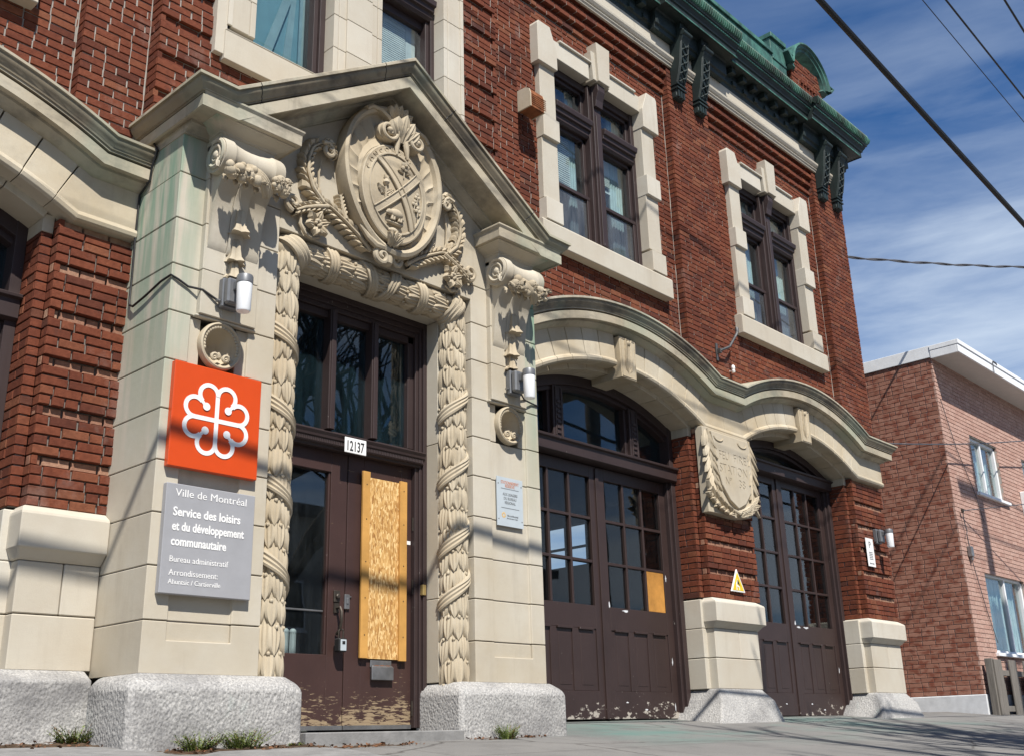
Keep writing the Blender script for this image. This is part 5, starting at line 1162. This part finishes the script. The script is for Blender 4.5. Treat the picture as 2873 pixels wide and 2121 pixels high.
text_line(mb, 'Ville de Montr\u00e9al', xm-.04, z1-H_*.80, .016, yP-.0006, .125, .001, .002); text_line(mb, 'Service des sports et loisirs', xm-.04, z1-H_*.845, .010, yP-.0006, .12, .001, .001)
bld(mb, 'grey_lettering', 'grey_ink', S3)
mb = MB()
for i in range(8): a = math.pi/4*i+.39; mb.lathe((xm-.075+.016*math.cos(a), yP, z1-H_*.80+.008+.016*math.sin(a)), [(-.0012, .0075), (-.0002, .0075)], 'y', 10)
bld(mb, 'small_emblem', 'gold_ink', S3)
mb = MB()
for x in (x0+.016, x1-.016):
    for z in (z0+.05, z1-.055): mb.lathe((x, yP, z), [(-.003, .003), (0, .005)], 'y', 8)
bld(mb, 'screw', 'old_iron', S3)
S4 = thing('house_number_plate', 'small white enamel plate reading 12137 in black over the entrance doors', 'number plate', (-.035, -.28, 1.99))
mb = MB(); mb.box(-.132, .060, -.276, -.268, 1.925, 2.035); bld(mb, 'plate', 'white_enamel', S4, bevel=.003)
mb = MB(); text_line(mb, '12137', -.036, 1.942, .074, -.2766, .15, .001, .012, 'c'); bld(mb, 'digits', 'black_paint', S4)
S5 = thing('warning_sign', 'yellow and white triangular warning sign on the brick between the garage doors', 'sign', (5.37, .03, 1.51))
tri = lambda a, b, c, k: [(a+(5.377-a)*k, 0) for _ in ()]
def trip(k): c = (5.375, 1.487); return [(c[0]+(x-c[0])*k, c[1]+(z-c[1])*k) for x, z in ((5.375, 1.655), (5.238, 1.412), (5.512, 1.412))]
mb = MB(); mb.prism(trip(1), .014, .03); bld(mb, 'sign_panel', 'white_enamel', S5, bevel=.003)
mb = MB(); mb.prism(trip(.80), .012, .0145); bld(mb, 'yellow_field', 'warning_yellow', S5)
mb = MB(); mb.prism([(5.375, 1.545), (5.40, 1.50), (5.415, 1.475), (5.36, 1.505), (5.345, 1.50)], .0105, .0125); bld(mb, 'black_mark', 'black_paint', S5)
mb = MB(); mb.prism([(5.335, 1.500), (5.35, 1.515), (5.368, 1.55), (5.36, 1.508), (5.35, 1.49), (5.40, 1.468), (5.40, 1.43), (5.39, 1.43), (5.39, 1.46), (5.35, 1.468), (5.35, 1.43), (5.335, 1.43)], .010, .0125); bld(mb, 'white_figure', 'white_enamel', S5)
S6 = thing('street_sign', 'narrow white parking sign under the far wall lamp', 'sign', (8.70, .03, 2.17))
mb = MB(); mb.box(8.60, 8.81, .006, .012, 1.99, 2.36); bld(mb, 'sign_panel', 'white_enamel', S6, bevel=.002)
mb = MB(); text_line(mb, 'P', 8.705, 2.235, .085, .0055, .055, .001, .01, 'c')
for i in range(5): mb.box(8.655, 8.755, .0046, .0056, 2.17-i*.022, 2.17-i*.022+.010)
mb.prism([(8.64, 2.03), (8.665, 2.045), (8.665, 2.036), (8.745, 2.036), (8.745, 2.045), (8.77, 2.03), (8.745, 2.015), (8.745, 2.024), (8.665, 2.024), (8.665, 2.015)], .0046, .0056)
bld(mb, 'sign_marks', 'grey_ink', S6)
S7 = thing('door_sticker', 'tiny white sticker on the frame right of the chipboard strip', 'sticker', (.565, -.15, 1.38)); mb = MB(); mb.box(.54, .59, -.1525, -.150, 1.368, 1.395); bld(mb, 'sticker_sheet', 'white_enamel', S7)
K = thing('key_lockbox', 'small black and grey key lockbox hanging from the left door handle', 'lockbox', (-.07, -.2, .62))
mb = MB(); mb.box(-.105, -.038, -.235, -.175, .575, .665); bld(mb, 'case', 'black_paint', K, bevel=.008)
mb = MB(); mb.box(-.096, -.047, -.2385, -.2345, .582, .655); bld(mb, 'face_plate', 'sign_aluminium', K, bevel=.003)
mb = MB(); mb.box(-.083, -.060, -.2405, -.2383, .625, .645); bld(mb, 'dial', 'black_paint', K)
mb = MB(); mb.tube([(-.09, -.205, .665)]+[(-.0715+.0185*math.cos(a), -.205, .705+.02*math.sin(a)) for a in [math.pi-math.pi*i/8 for i in range(9)]]+[(-.053, -.205, .665)], .005, 7); bld(mb, 'shackle', 'old_iron', K, smooth=True)

# ------------------------------------------------------------------ wall lamps
LG = 'cylinder wall lamps on the front'
LA = thing('wall_lamp', 'grey wall lamp with white cylinder shade on the pier above the orange sign', 'lamp', (-1.30, -.545, 2.665), LG)
P0 = Vector(LA.location)
def lp(mb, name, mat, **k): o = mb.build(name, mat, LA, **k); return o
mb = MB(); mb.box(-.062, .062, -.052, 0, -.097, .097); lp(mb, 'back_box', 'lamp_metal', bevel=.006)
mb = MB(); mb.box(-.058, .058, -.108, -.055, -.085, .085); lp(mb, 'front_box', 'lamp_metal', bevel=.012)
mb = MB(); mb.box(-.025, .025, -.165, -.105, .0, .060); lp(mb, 'arm', 'lamp_metal', bevel=.006)
mb = MB(); mb.lathe((0, -.195, 0), [(.022, .047), (.026, .051), (.068, .051), (.077, .047), (.078, .025)], 'z', 26); lp(mb, 'lamp_cap', 'lamp_metal', smooth=True)
mb = MB(); mb.lathe((0, -.195, 0), [(-.162, .026), (-.160, .040), (-.152, .044), (.024, .048)], 'z', 26); lp(mb, 'lamp_shade', 'lamp_plastic', smooth=True)
mb = MB(); mb.tube([(-.068, -.03, -.06), (-.09, -.03, -.06)], .012, 8); lp(mb, 'cable_gland', 'steel', smooth=True)
dup(LA, (1.30, -.545, 2.67), 'grey wall lamp with white cylinder shade on the pier right of the entrance', LG)
dup(LA, (8.98, .04, 2.41), 'grey wall lamp with white cylinder shade on brick at the far corner', LG)
mb = MB(); mb.tube([(-1.672, .02, 4.06), (-1.672, -.015, 3.93), (-1.674, -.205, 3.70), (-1.674, -.15, 3.60), (-1.673, -.135, 3.50), (-1.672, -.012, 3.44), (-1.671, -.006, 3.12), (-1.671, -.012, 2.86), (-1.672, -.012, 2.70), (-1.676, -.03, 2.655), (-1.68, -.08, 2.63), (-1.678, -.22, 2.655), (-1.674, -.40, 2.70), (-1.668, -.508, 2.712), (-1.62, -.512, 2.695), (-1.55, -.512, 2.668), (-1.47, -.545, 2.66), (-1.36, -.565, 2.605)], .0075, 7)
tag(mb.build('lamp_cable', 'cable_rubber', smooth=True), 'black cable clipped down the portal side and across to the left lamp', 'cable')
mb = MB(); mb.tube([(1.38, -.58, 2.60), (1.45, -.55, 2.575), (1.58, -.512, 2.58), (1.655, -.508, 2.575), (1.67, -.45, 2.57), (1.67, -.2, 2.575)], .007, 7)
tag(mb.build('lamp_cable', 'cable_rubber', smooth=True), 'short black cable running round the right pier edge behind its lamp', 'cable')
V = thing('vent_hood', 'rusty box vent hood on the upper brick left of the first window', 'vent', (2.27, .05, 5.95))
for xa_, xb_ in ((2.15, 2.165), (2.35, 2.365)): mb = MB(); mb.side([(.05, 5.83), (-.12, 5.83), (-.12, 5.98), (-.105, 6.03), (-.06, 6.06), (.05, 6.065)], xa_, xb_); bld(mb, 'side_plate', 'cream_stone', V)
mb = MB(); mb.box(2.165, 2.35, -.118, .05, 5.832, 5.84); mb.side([(-.118, 5.84), (-.119, 5.98), (-.104, 6.029), (-.06, 6.058), (.05, 6.062), (.05, 6.04), (-.05, 6.04), (-.10, 5.98), (-.11, 5.84)], 2.165, 2.35)
for q in range(6): mb.box(2.17, 2.38, -.123, -.117, 5.86+q*.022, 5.867+q*.022)
bld(mb, 'louvre_cover', 'rust', V)
Bk = thing('wire_bracket', 'galvanised steel bracket with angled arm on brick above the second garage arch', 'bracket', (5.42, .04, 4.13))
mb = MB(); mb.box(5.395, 5.43, .02, .04, 4.02, 4.23); mb.box(5.400, 5.425, -.03, .03, 4.10, 4.16); bld(mb, 'back_plate', 'dull_steel', Bk, bevel=.003)
mb = MB(); mb.tube([(5.41, -.02, 4.13), (5.55, -.06, 4.20), (5.72, -.07, 4.40), (5.735, -.07, 4.44)], .016, 7); mb.lathe((5.735, -.07, 4.44), [(-.02, .02), (.03, .022), (.05, .012)], 'z', 10); bld(mb, 'arm', 'dull_steel', Bk, smooth=True)
In = thing('insulator', 'small white porcelain insulator on brick at the arch valley', 'insulator', (5.67, .03, 3.97)); mb = MB(); mb.lathe((5.67, -.01, 3.93), [(0, .018), (.02, .024), (.03, .014), (.05, .024), (.075, .02), (.09, .008)], 'z', 12); mb.tube([(5.67, .05, 3.955), (5.67, -.01, 3.955)], .006, 6); bld(mb, 'knob', 'white_enamel', In, smooth=True)

# ------------------------------------------------------------------ weeds, soil, slabs
def tuft(x, y, r, h, n, label, seed, dry=False):
    rr = random.Random(seed); mb = MB(); z = gz(x, y)
    for q in range(n//5):
        a = rr.random()*6.283; d = r*.6*rr.random()**.7; bx, by = x+d*math.cos(a), y+d*math.sin(a)*.45; L = h*(.35+.65*rr.random()); ln = .25+.9*rr.random()
        dx, dy = math.cos(a)*ln*L, math.sin(a)*ln*L*.7; st = [(bx+dx*t_*(.4+.6*t_), by+dy*t_*(.4+.6*t_), z-.004+L*t_*(1-.22*ln*t_)) for t_ in (0, .35, .7, 1)]
        mb.cur = 1 if rr.random() < .15 else 0; mb.tube(st, [.0016, .0013, .001, .0006], 4, False)
        for i in range(9):
            t_ = .18+.82*i/8; k = min(2, int(t_*3)); f_ = t_*3-k; c = [st[k][j]+(st[k+1][j]-st[k][j])*f_ for j in range(3)]
            b_ = a+(1 if i % 2 else -1)*(.5+.9*rr.random()); l_ = (.010+.010*rr.random())*(1.15-.5*t_); up = .3+.6*rr.random(); w_ = l_*.24
            e = (math.cos(b_)*l_, math.sin(b_)*l_, l_*up); s_ = (-math.sin(b_)*w_, math.cos(b_)*w_, 0)
            mb.add([tuple(c), (c[0]+e[0]*.5+s_[0], c[1]+e[1]*.5+s_[1], c[2]+e[2]*.55), (c[0]+e[0], c[1]+e[1], c[2]+e[2]), (c[0]+e[0]*.5-s_[0], c[1]+e[1]*.5-s_[1], c[2]+e[2]*.55)], [(0, 1, 2, 3)])
    mb.cur = 0
    o = mb.build('weed_tuft', ['weed_green', 'dead_leaf'], loc=(x, y, z)); tag(o, label, 'weed', 'weeds along the foot of the wall')
tuft(-1.83, -.20, .14, .125, 520, 'green weed tuft in the corner left of the portal plinth', 2)
tuft(-1.40, -.72, .15, .12, 560, 'left one of two weed tufts below the grey sign', 3)
tuft(-1.13, -.72, .17, .135, 620, 'right one of two weed tufts below the grey sign', 4)
tuft(-.76, -.70, .06, .035, 140, 'low small weed beside the left edge of the doorstep', 5)
tuft(1.00, -.70, .12, .12, 420, 'dark green weed tuft before the right granite plinth', 6)
def heap(x0, x1, y0, y1, h, seed):
    rr = random.Random(seed); nx, ny = 34, 9; v = []
    for j in range(ny):
        for i in range(nx):
            u, t_ = i/(nx-1), j/(ny-1); k = math.sin(math.pi*u)**.5*math.sin(math.pi*t_)**.6; x = x0+(x1-x0)*u; y = y0+(y1-y0)*t_+.03*math.sin(7*u+seed)
            v.append((x, y, gz(x, y)-.004+h*k*(.4+.8*rr.random())))
    mb = MB(); mb.add(v, [(j*nx+i, j*nx+i+1, (j+1)*nx+i+1, (j+1)*nx+i) for j in range(ny-1) for i in range(nx-1)])
    for q in range(60):
        x, y = x0+(x1-x0)*rr.random(), y0+(y1-y0)*rr.random(); z = gz(x, y)+h*.5*rr.random(); a = rr.random()*6.28; l_ = .008+.022*rr.random()
        mb.cur = 1; mb.add([(x, y, z), (x+l_*math.cos(a), y+l_*math.sin(a), z+.008), (x+l_*.8*math.cos(a+.5), y+l_*.8*math.sin(a+.5), z+.014), (x+.01*math.cos(a+1.2), y+.01*math.sin(a+1.2), z+.01)], [(0, 1, 2, 3)])
        if q % 3 == 0: mb.tube([(x, y, z), (x+2.4*l_*math.cos(a), y+2.4*l_*math.sin(a), z+.006)], .0018, 4)
    mb.cur = 0; kind(mb.build('soil', ['soil', 'dead_leaf']), 'stuff')
heap(-2.3, -1.62, -.42, -.10, .022, 1); heap(-1.62, -.52, -.86, -.60, .022, 2); heap(-.66, .10, -.86, -.72, .008, 4); heap(.62, 1.5, -.70, -.60, .007, 3)
def slab(pts, name='sidewalk'):
    mb = MB(); n = len(pts); mb.add([(x, y, gz(x, y)+.012) for x, y in pts]+[(x, y, gz(x, y)-.2) for x, y in pts], [tuple(range(n))]+[(i, (i+1) % n, (i+1) % n+n, i+n) for i in range(n)])
    kind(mb.build(name, 'slab_grey', bevel=.012), 'structure')
slab([(-4.2, -1.6), (-2.0, -1.6), (-1.78, -1.0), (-1.70, -.55), (-1.85, -.42), (-2.2, -.36), (-4.2, -.36)])
slab([(-1.60, -2.0), (-.9, -2.0), (-.62, -1.15), (-.66, -.88), (-.80, -.83), (-1.35, -.86), (-1.55, -1.0)])

# ------------------------------------------------------------------ neighbouring building
NB = thing('brick_house', 'mottled pink brick house with white eaves and flat roof right of the station', 'house', (11.9, 0, 0))
nx = 11.9; z0, z1 = .44, 5.64; C2 = .0677
mb = MB(); bricks(mb, .012, 4.6, z0, z1, nx, axis='y', course=C2, L=.205, seed=50, zbase=z0, jit=.0015); bld(mb, 'side_wall', ['shaded_blotch_brick', 'mortar'], NB)
w1 = (13.03, 14.27, 3.60, 4.56); w2 = (15.48, 16.7, 3.60, 4.56); w3 = (12.68, 14.45, 1.05, 2.29)
mb = MB(); bricks(mb, nx+.0, 18.0, z0, z1, 0, axis='x', course=C2, L=.205, seed=51, zbase=z0, holes=(w1, w2, w3), jit=.0015); bld(mb, 'front_wall', ['sunlit_brick', 'mortar'], NB)
mb = MB(); mb.box(nx-.012, 18, -.014, 4.6, -.4, z0); bld(mb, 'foundation', 'parging', NB, bevel=.01)
mb = MB(); mb.box(nx+.07, 18, 3.5, 4.6, .4, 5.6); mb.box(nx+.07, nx+.10, .1, 4.6, .4, 5.6); mb.box(17.9, 18, .1, 4.6, .4, 5.6); mb.box(nx+.07, 18, .6, .65, .4, 1.0); bld(mb, 'inner_wall', 'interior_grey', NB)
rf = MB(); rf.box(nx-.0, 18.3, -.43, 4.7, 5.655, 5.70); rf.box(nx-.0, 18.3, -.425, 0, 5.63, 5.655); R1 = bld(rf, 'roof', 'soffit_grey', NB)
mb = MB(); mb.box(nx-.03, 18.3, -.455, -.425, 5.62, 5.75); mb.box(nx-.035, 18.3, -.47, -.43, 5.755, 5.83)
mb.box(nx-.03, nx+.0, -.425, .0, 5.62, 5.75); mb.box(nx-.035, nx+.0, -.43, .0, 5.755, 5.83); mb.box(nx-.022, nx+.02, .002, 4.7, 5.645, 5.84); bld(mb, 'fascia', 'white_trim', NB, bevel=.004)
mb = MB(); mb.tube([(13.33, -.475, 5.60), (13.33, -.478, 5.78), (13.36, -.478, 5.81), (13.50, -.478, 5.81), (13.53, -.478, 5.78)], .008, 6); bld(mb, 'conduit', 'wire_metal', NB)
def nwin(a, b, za, zb, ms, name='window'):
    mb = MB(); mb.box(a, a+.05, .05, .14, za, zb); mb.box(b-.06, b, .05, .14, za, zb); mb.box(a, b, .05, .14, zb-.05, zb); mb.box(a, b, .05, .14, za, za+.05)
    for m_ in ms: mb.box(m_-.025, m_+.025, .06, .14, za, zb)
    o = bld(mb, name, 'vinyl_white', NB, bevel=.004)
    g = MB(); g.box(a+.04, b-.04, .10, .104, za+.04, zb-.04); g.build('pane', 'clear_glass', o, loc=(nx, 0, 0)).location = (0, 0, 0)
    s_ = MB(); s_.box(a-.07, b+.12, -.05, .14, za-.05, za+.002); s_.build('sill', 'white_trim', o, bevel=.006, loc=(nx, 0, 0)).location = (0, 0, 0)
    c = MB()
    n = int((b-a)/.09)
    for q in range(n): x = a+.06+q*.09; c.tube([(x, .22+.02*(q % 2), za+.05), (x+.01, .23, (za+zb)/2), (x, .22+.02*(q % 2), zb-.05)], .028, 6)
    c.build('curtain', 'curtain', o, smooth=True, loc=(nx, 0, 0)).location = (0, 0, 0)
nwin(*w1, [13.62]); nwin(*w2, [16.1]); nwin(*w3, [13.66])
mb = MB(); mb.box(15.06, 15.35, -.16, 0, 3.40, 3.90); tag(mb.build('meter_box', 'vinyl_white', bevel=.01, loc=(15.2, 0, 3.6)), 'white utility box on the pink wall at the picture edge', 'utility box')
ib = thing('service_connector', 'grey service box with looped wires on the pink front wall', 'connector', (12.1, 0, 2.8))
mb = MB(); mb.box(12.10, 12.19, -.07, 0, 2.46, 2.62); mb.box(12.125, 12.165, -.06, -.01, 2.40, 2.46); bld(mb, 'box', 'steel', ib, bevel=.01)
mb = MB(); mb.lathe((12.045, -.05, 3.13), [(0, .02), (.05, .025), (.06, .01)], 'z', 10); bld(mb, 'insulator_knob', 'old_iron', ib)
mb = MB(); mb.tube([(12.045, -.05, 3.13), (12.07, -.04, 3.0), (12.12, -.04, 2.85), (12.06, -.05, 2.80), (12.10, -.04, 2.7), (12.12, -.04, 2.60)], .007, 6); mb.tube([(11.93, -.03, 4.95), (12.3, -.02, 4.2), (12.8, -.02, 3.55), (13.0, -.02, 3.1)], .006, 5); mb.tube([(12.13, -.04, 2.42), (12.45, -.02, 1.7), (12.7, -.02, 1.2)], .006, 5); bld(mb, 'looped_wire', 'wire_metal', ib)
# board fence before it
FN = thing('board_fence', 'weathered grey board fence in front of the pink brick house', 'fence', (12.0, -.2, 0))
fy = -.16
def fb(m_, n_): return bld(m_, n_, 'grey_wood', FN, bevel=.004)
for i in range(10):
    x = 11.94+i*.62; mb = MB(); mb.box(x, x+.29, fy-.025, fy, .06, .925+.006*(i % 3)); fb(mb, 'picket')
    mb = MB(); mb.box(x+.32, x+.60, fy+.075, fy+.10, .06, .80); fb(mb, 'picket')
mb = MB(); mb.box(11.92, 18.0, fy+.002, fy+.07, .70, .78); mb.box(11.92, 18, fy+.002, fy+.07, .19, .27); fb(mb, 'rail')
mb = MB(); mb.box(11.90, 12.0, fy-.0, fy+.10, -.1, .94); fb(mb, 'post')
mb = MB(); mb.box(11.8, 18, fy-.12, fy+.12, -.1, .10); fb(mb, 'kickboard')

# ------------------------------------------------------------------ cables overhead, pole, street tree
def sag(p, q, s_, n=24):
    p, q = Vector(p), Vector(q); return [tuple(p.lerp(q, i/n)-Vector((0, 0, s_*4*(i/n)*(1-i/n)))) for i in range(n+1)]
CG = 'cables over the street'
PX_, PY_ = 11.4, -4.6
def cable(p, q, s_, r, label, mat='cable_rubber', n=8):
    mb = MB(); mb.tube(sag(p, q, s_, 40), r, n); tag(mb.build('overhead_cable', mat, smooth=True), label, 'cable', CG)
def line_pts(a, b, xa, xb):   # straight run through two known points, extended
    d = [(b[i]-a[i])/(b[0]-a[0]) for i in range(3)]; return tuple(a[i]+d[i]*(xa-a[0]) for i in range(3)), tuple(a[i]+d[i]*(xb-a[0]) for i in range(3))
for a, b, r, lab in (((1.86, -3.25, 5.16), (6.03, -3.25, 4.78), .026, 'thickest black cable sweeping across the sky in the upper right'), ((4.99, -3.0, 7.04), (7.9, -3.0, 6.89), .005, 'thinnest grey wire right of the thick black cable'),
                  ((5.77, -3.0, 7.47), (8.14, -3.0, 7.33), .011, 'thin black cable crossing the top right corner'), ((8.18, -3.0, 8.82), (8.83, -3.0, 8.68), .014, 'short stretch of black cable nearest the top right corner')):
    d_ = [(b[i]-a[i])/(b[0]-a[0]) for i in range(3)]; xb = b[0]+.6; P = [(x, a[1], a[2]+d_[2]*(x-a[0])) for x in (-34, -20, -8, a[0], b[0], xb)]
    zb_ = P[-1][2]; c_ = (zb_+2.2-zb_-d_[2]*36)/36**2
    P += [(xb+36*i/24, a[1], zb_+d_[2]*36*i/24+c_*(36*i/24)**2) for i in range(1, 25)]
    mb = MB(); mb.tube(P, r, 8); tag(mb.build('overhead_cable', 'cable_rubber', smooth=True), lab, 'cable', CG)
for y, z, r in ((-3.6, 5.35, .012), (-2.9, 4.75, .016)):
    pass
def twist(p, q, s_, label, r=.011):
    P = sag(p, q, s_, 90); mb = MB()
    for ph in (0, 2.1): mb.tube([(a, b+.013*math.cos(i*.62+ph), c+.013*math.sin(i*.62+ph)) for i, (a, b, c) in enumerate(P)], r, 6)
    tag(mb.build('service_wire', 'wire_metal', smooth=True), label, 'wire', CG)
twist((9.37, .25, 6.70), (17.8, -2.6, 8.3), .12, 'twisted service wire leaving the station side wall against the sky')
mb = MB(); mb.tube(sag((9.38, -.1, 3.74), (16.8, -.35, 5.16), .06), .010, 6); tag(mb.build('service_wire', 'wire_metal', smooth=True), 'straight wire in front of the pink brick house, above its upper window', 'wire', CG)
mb = MB(); mb.tube(sag((12.045, -.05, 3.16), (18, -2.5, 4.2), .05), .008, 6); tag(mb.build('service_wire', 'wire_metal', smooth=True), 'lower double wire reaching the grey box on the pink house', 'wire', CG)
PL = thing('utility_pole', 'wooden utility pole with transformer standing at the kerb before the pink house', 'utility pole', (10.55, -5.0, gz(10.55, -5)))
def pl(m_, n_, t_): return bld(m_, n_, t_, PL, smooth=True)
mb = MB(); mb.tube([(10.55, -5.0, -.8), (10.55, -5.0, 5), (10.55, -5, 11.4)], [.16, .14, .11], 12); pl(mb, 'post', 'pole_wood')
mb = MB(); mb.lathe((10.95, -5.0, 8.2), [(0, .16), (.05, .19), (.85, .19), (.92, .1)], 'z', 16); pl(mb, 'transformer', 'lamp_metal')
mb = MB(); mb.box(9.7, 11.4, -5.06, -4.94, 10.6, 10.72); mb.box(10.55, 10.8, -5.03, -4.97, 8.5, 8.6); pl(mb, 'crossarm', 'pole_wood')
def tree(x, y, h, seed, label, spread=.62, depth=6, r0=.23):
    rr = random.Random(seed); T = thing('bare_tree', label, 'tree', (x, y, gz(x, y))); z = gz(x, y); tr = MB(); cr = MB()
    def grow(p, d, L, r, k):
        n = 4; P = [p]; dd = d.copy()
        for i in range(n):
            dd = (dd+Vector(((rr.random()-.5)*.35, (rr.random()-.5)*.35, (rr.random()-.35)*.2))).normalized(); P.append(P[-1]+dd*(L/n))
        (tr if k == 0 else cr).tube(P, [r*(1-.35*i/n) for i in range(n+1)], 7 if k < 3 else 4)
        if k >= depth or r < .004: return
        for q in range(3 if k < 4 else 2):
            i = n if q == 0 else rr.randint(2, n); a = rr.random()*6.283; sp = spread*(.25 if q == 0 else 1)*(.7+.6*rr.random())
            side_ = Vector((math.cos(a), math.sin(a), .05)); nd = (dd*(1-.25*sp)+side_*sp).normalized(); grow(P[i], nd, L*(.80 if q == 0 else .62+.2*rr.random()), r*(.74 if q == 0 else .58), k+1)
    grow(Vector((x, y, z-.1)), Vector((.02, .02, 1)), h*.28, r0, 0); bld(tr, 'trunk', 'bark', T, smooth=True); bld(cr, 'crown', 'bark', T, smooth=True)
tree(2.6, -6.3, 10.5, 11, 'bare street tree across the pavement from the garage doors'); tree(-3.5, -13.0, 11.0, 5, 'bare street tree farther left along the kerb', depth=5)
tree(3.9, -7.9, 9.4, 23, 'bare street tree between the garage drive and the utility pole', depth=6)

# houses added across the street to cut sky fill; seen only as reflections
for i, (hx, ww, hh, mt, lab) in enumerate(((-14, 9, 7.0, 'house_render', 'pale rendered house added across the street, left one of the row'), (-3.5, 10, 6.4, 'house_brick', 'brown brick house added across the street, second of the row'), (8, 10, 7.4, 'house_render', 'pale rendered house added across the street, third of the row'), (20, 11, 6.6, 'house_brick', 'brown brick house added across the street, right one of the row'))):
    H = thing('added_row_house', lab, 'house', (hx+ww/2, -24, -1.0), 'added houses across the street')
    mb = MB(); mb.box(hx, hx+ww, -33, -24, -1.2, hh); bld(mb, 'wall', mt, H)
    mb = MB(); mb.box(hx-.2, hx+ww+.2, -33.2, -23.6, hh, hh+.35); bld(mb, 'roof', 'roof_felt', H)
    for q in range(3):
        for z in (.6, 3.6):
            if q == 1 and z < 1: continue
            x = hx+1.0+q*(ww-3.4)/2; mb = MB(); mb.box(x, x+1.5, -24.0, -23.93, z, z+1.6); mb.box(x-.08, x+1.58, -24, -23.88, z-.1, z); o = bld(mb, 'window', 'white_trim', H); g = MB(); g.box(x+.08, x+1.42, -23.93, -23.92, z+.08, z+1.52); g.build('pane', 'black_paint', o, loc=tuple(H.location)).location = (0, 0, 0)
    x = hx+1.0+(ww-3.4)/2; mb = MB(); mb.box(x+.2, x+1.2, -24, -23.92, -1.0, 1.3); bld(mb, 'door', 'brown_paint', H)
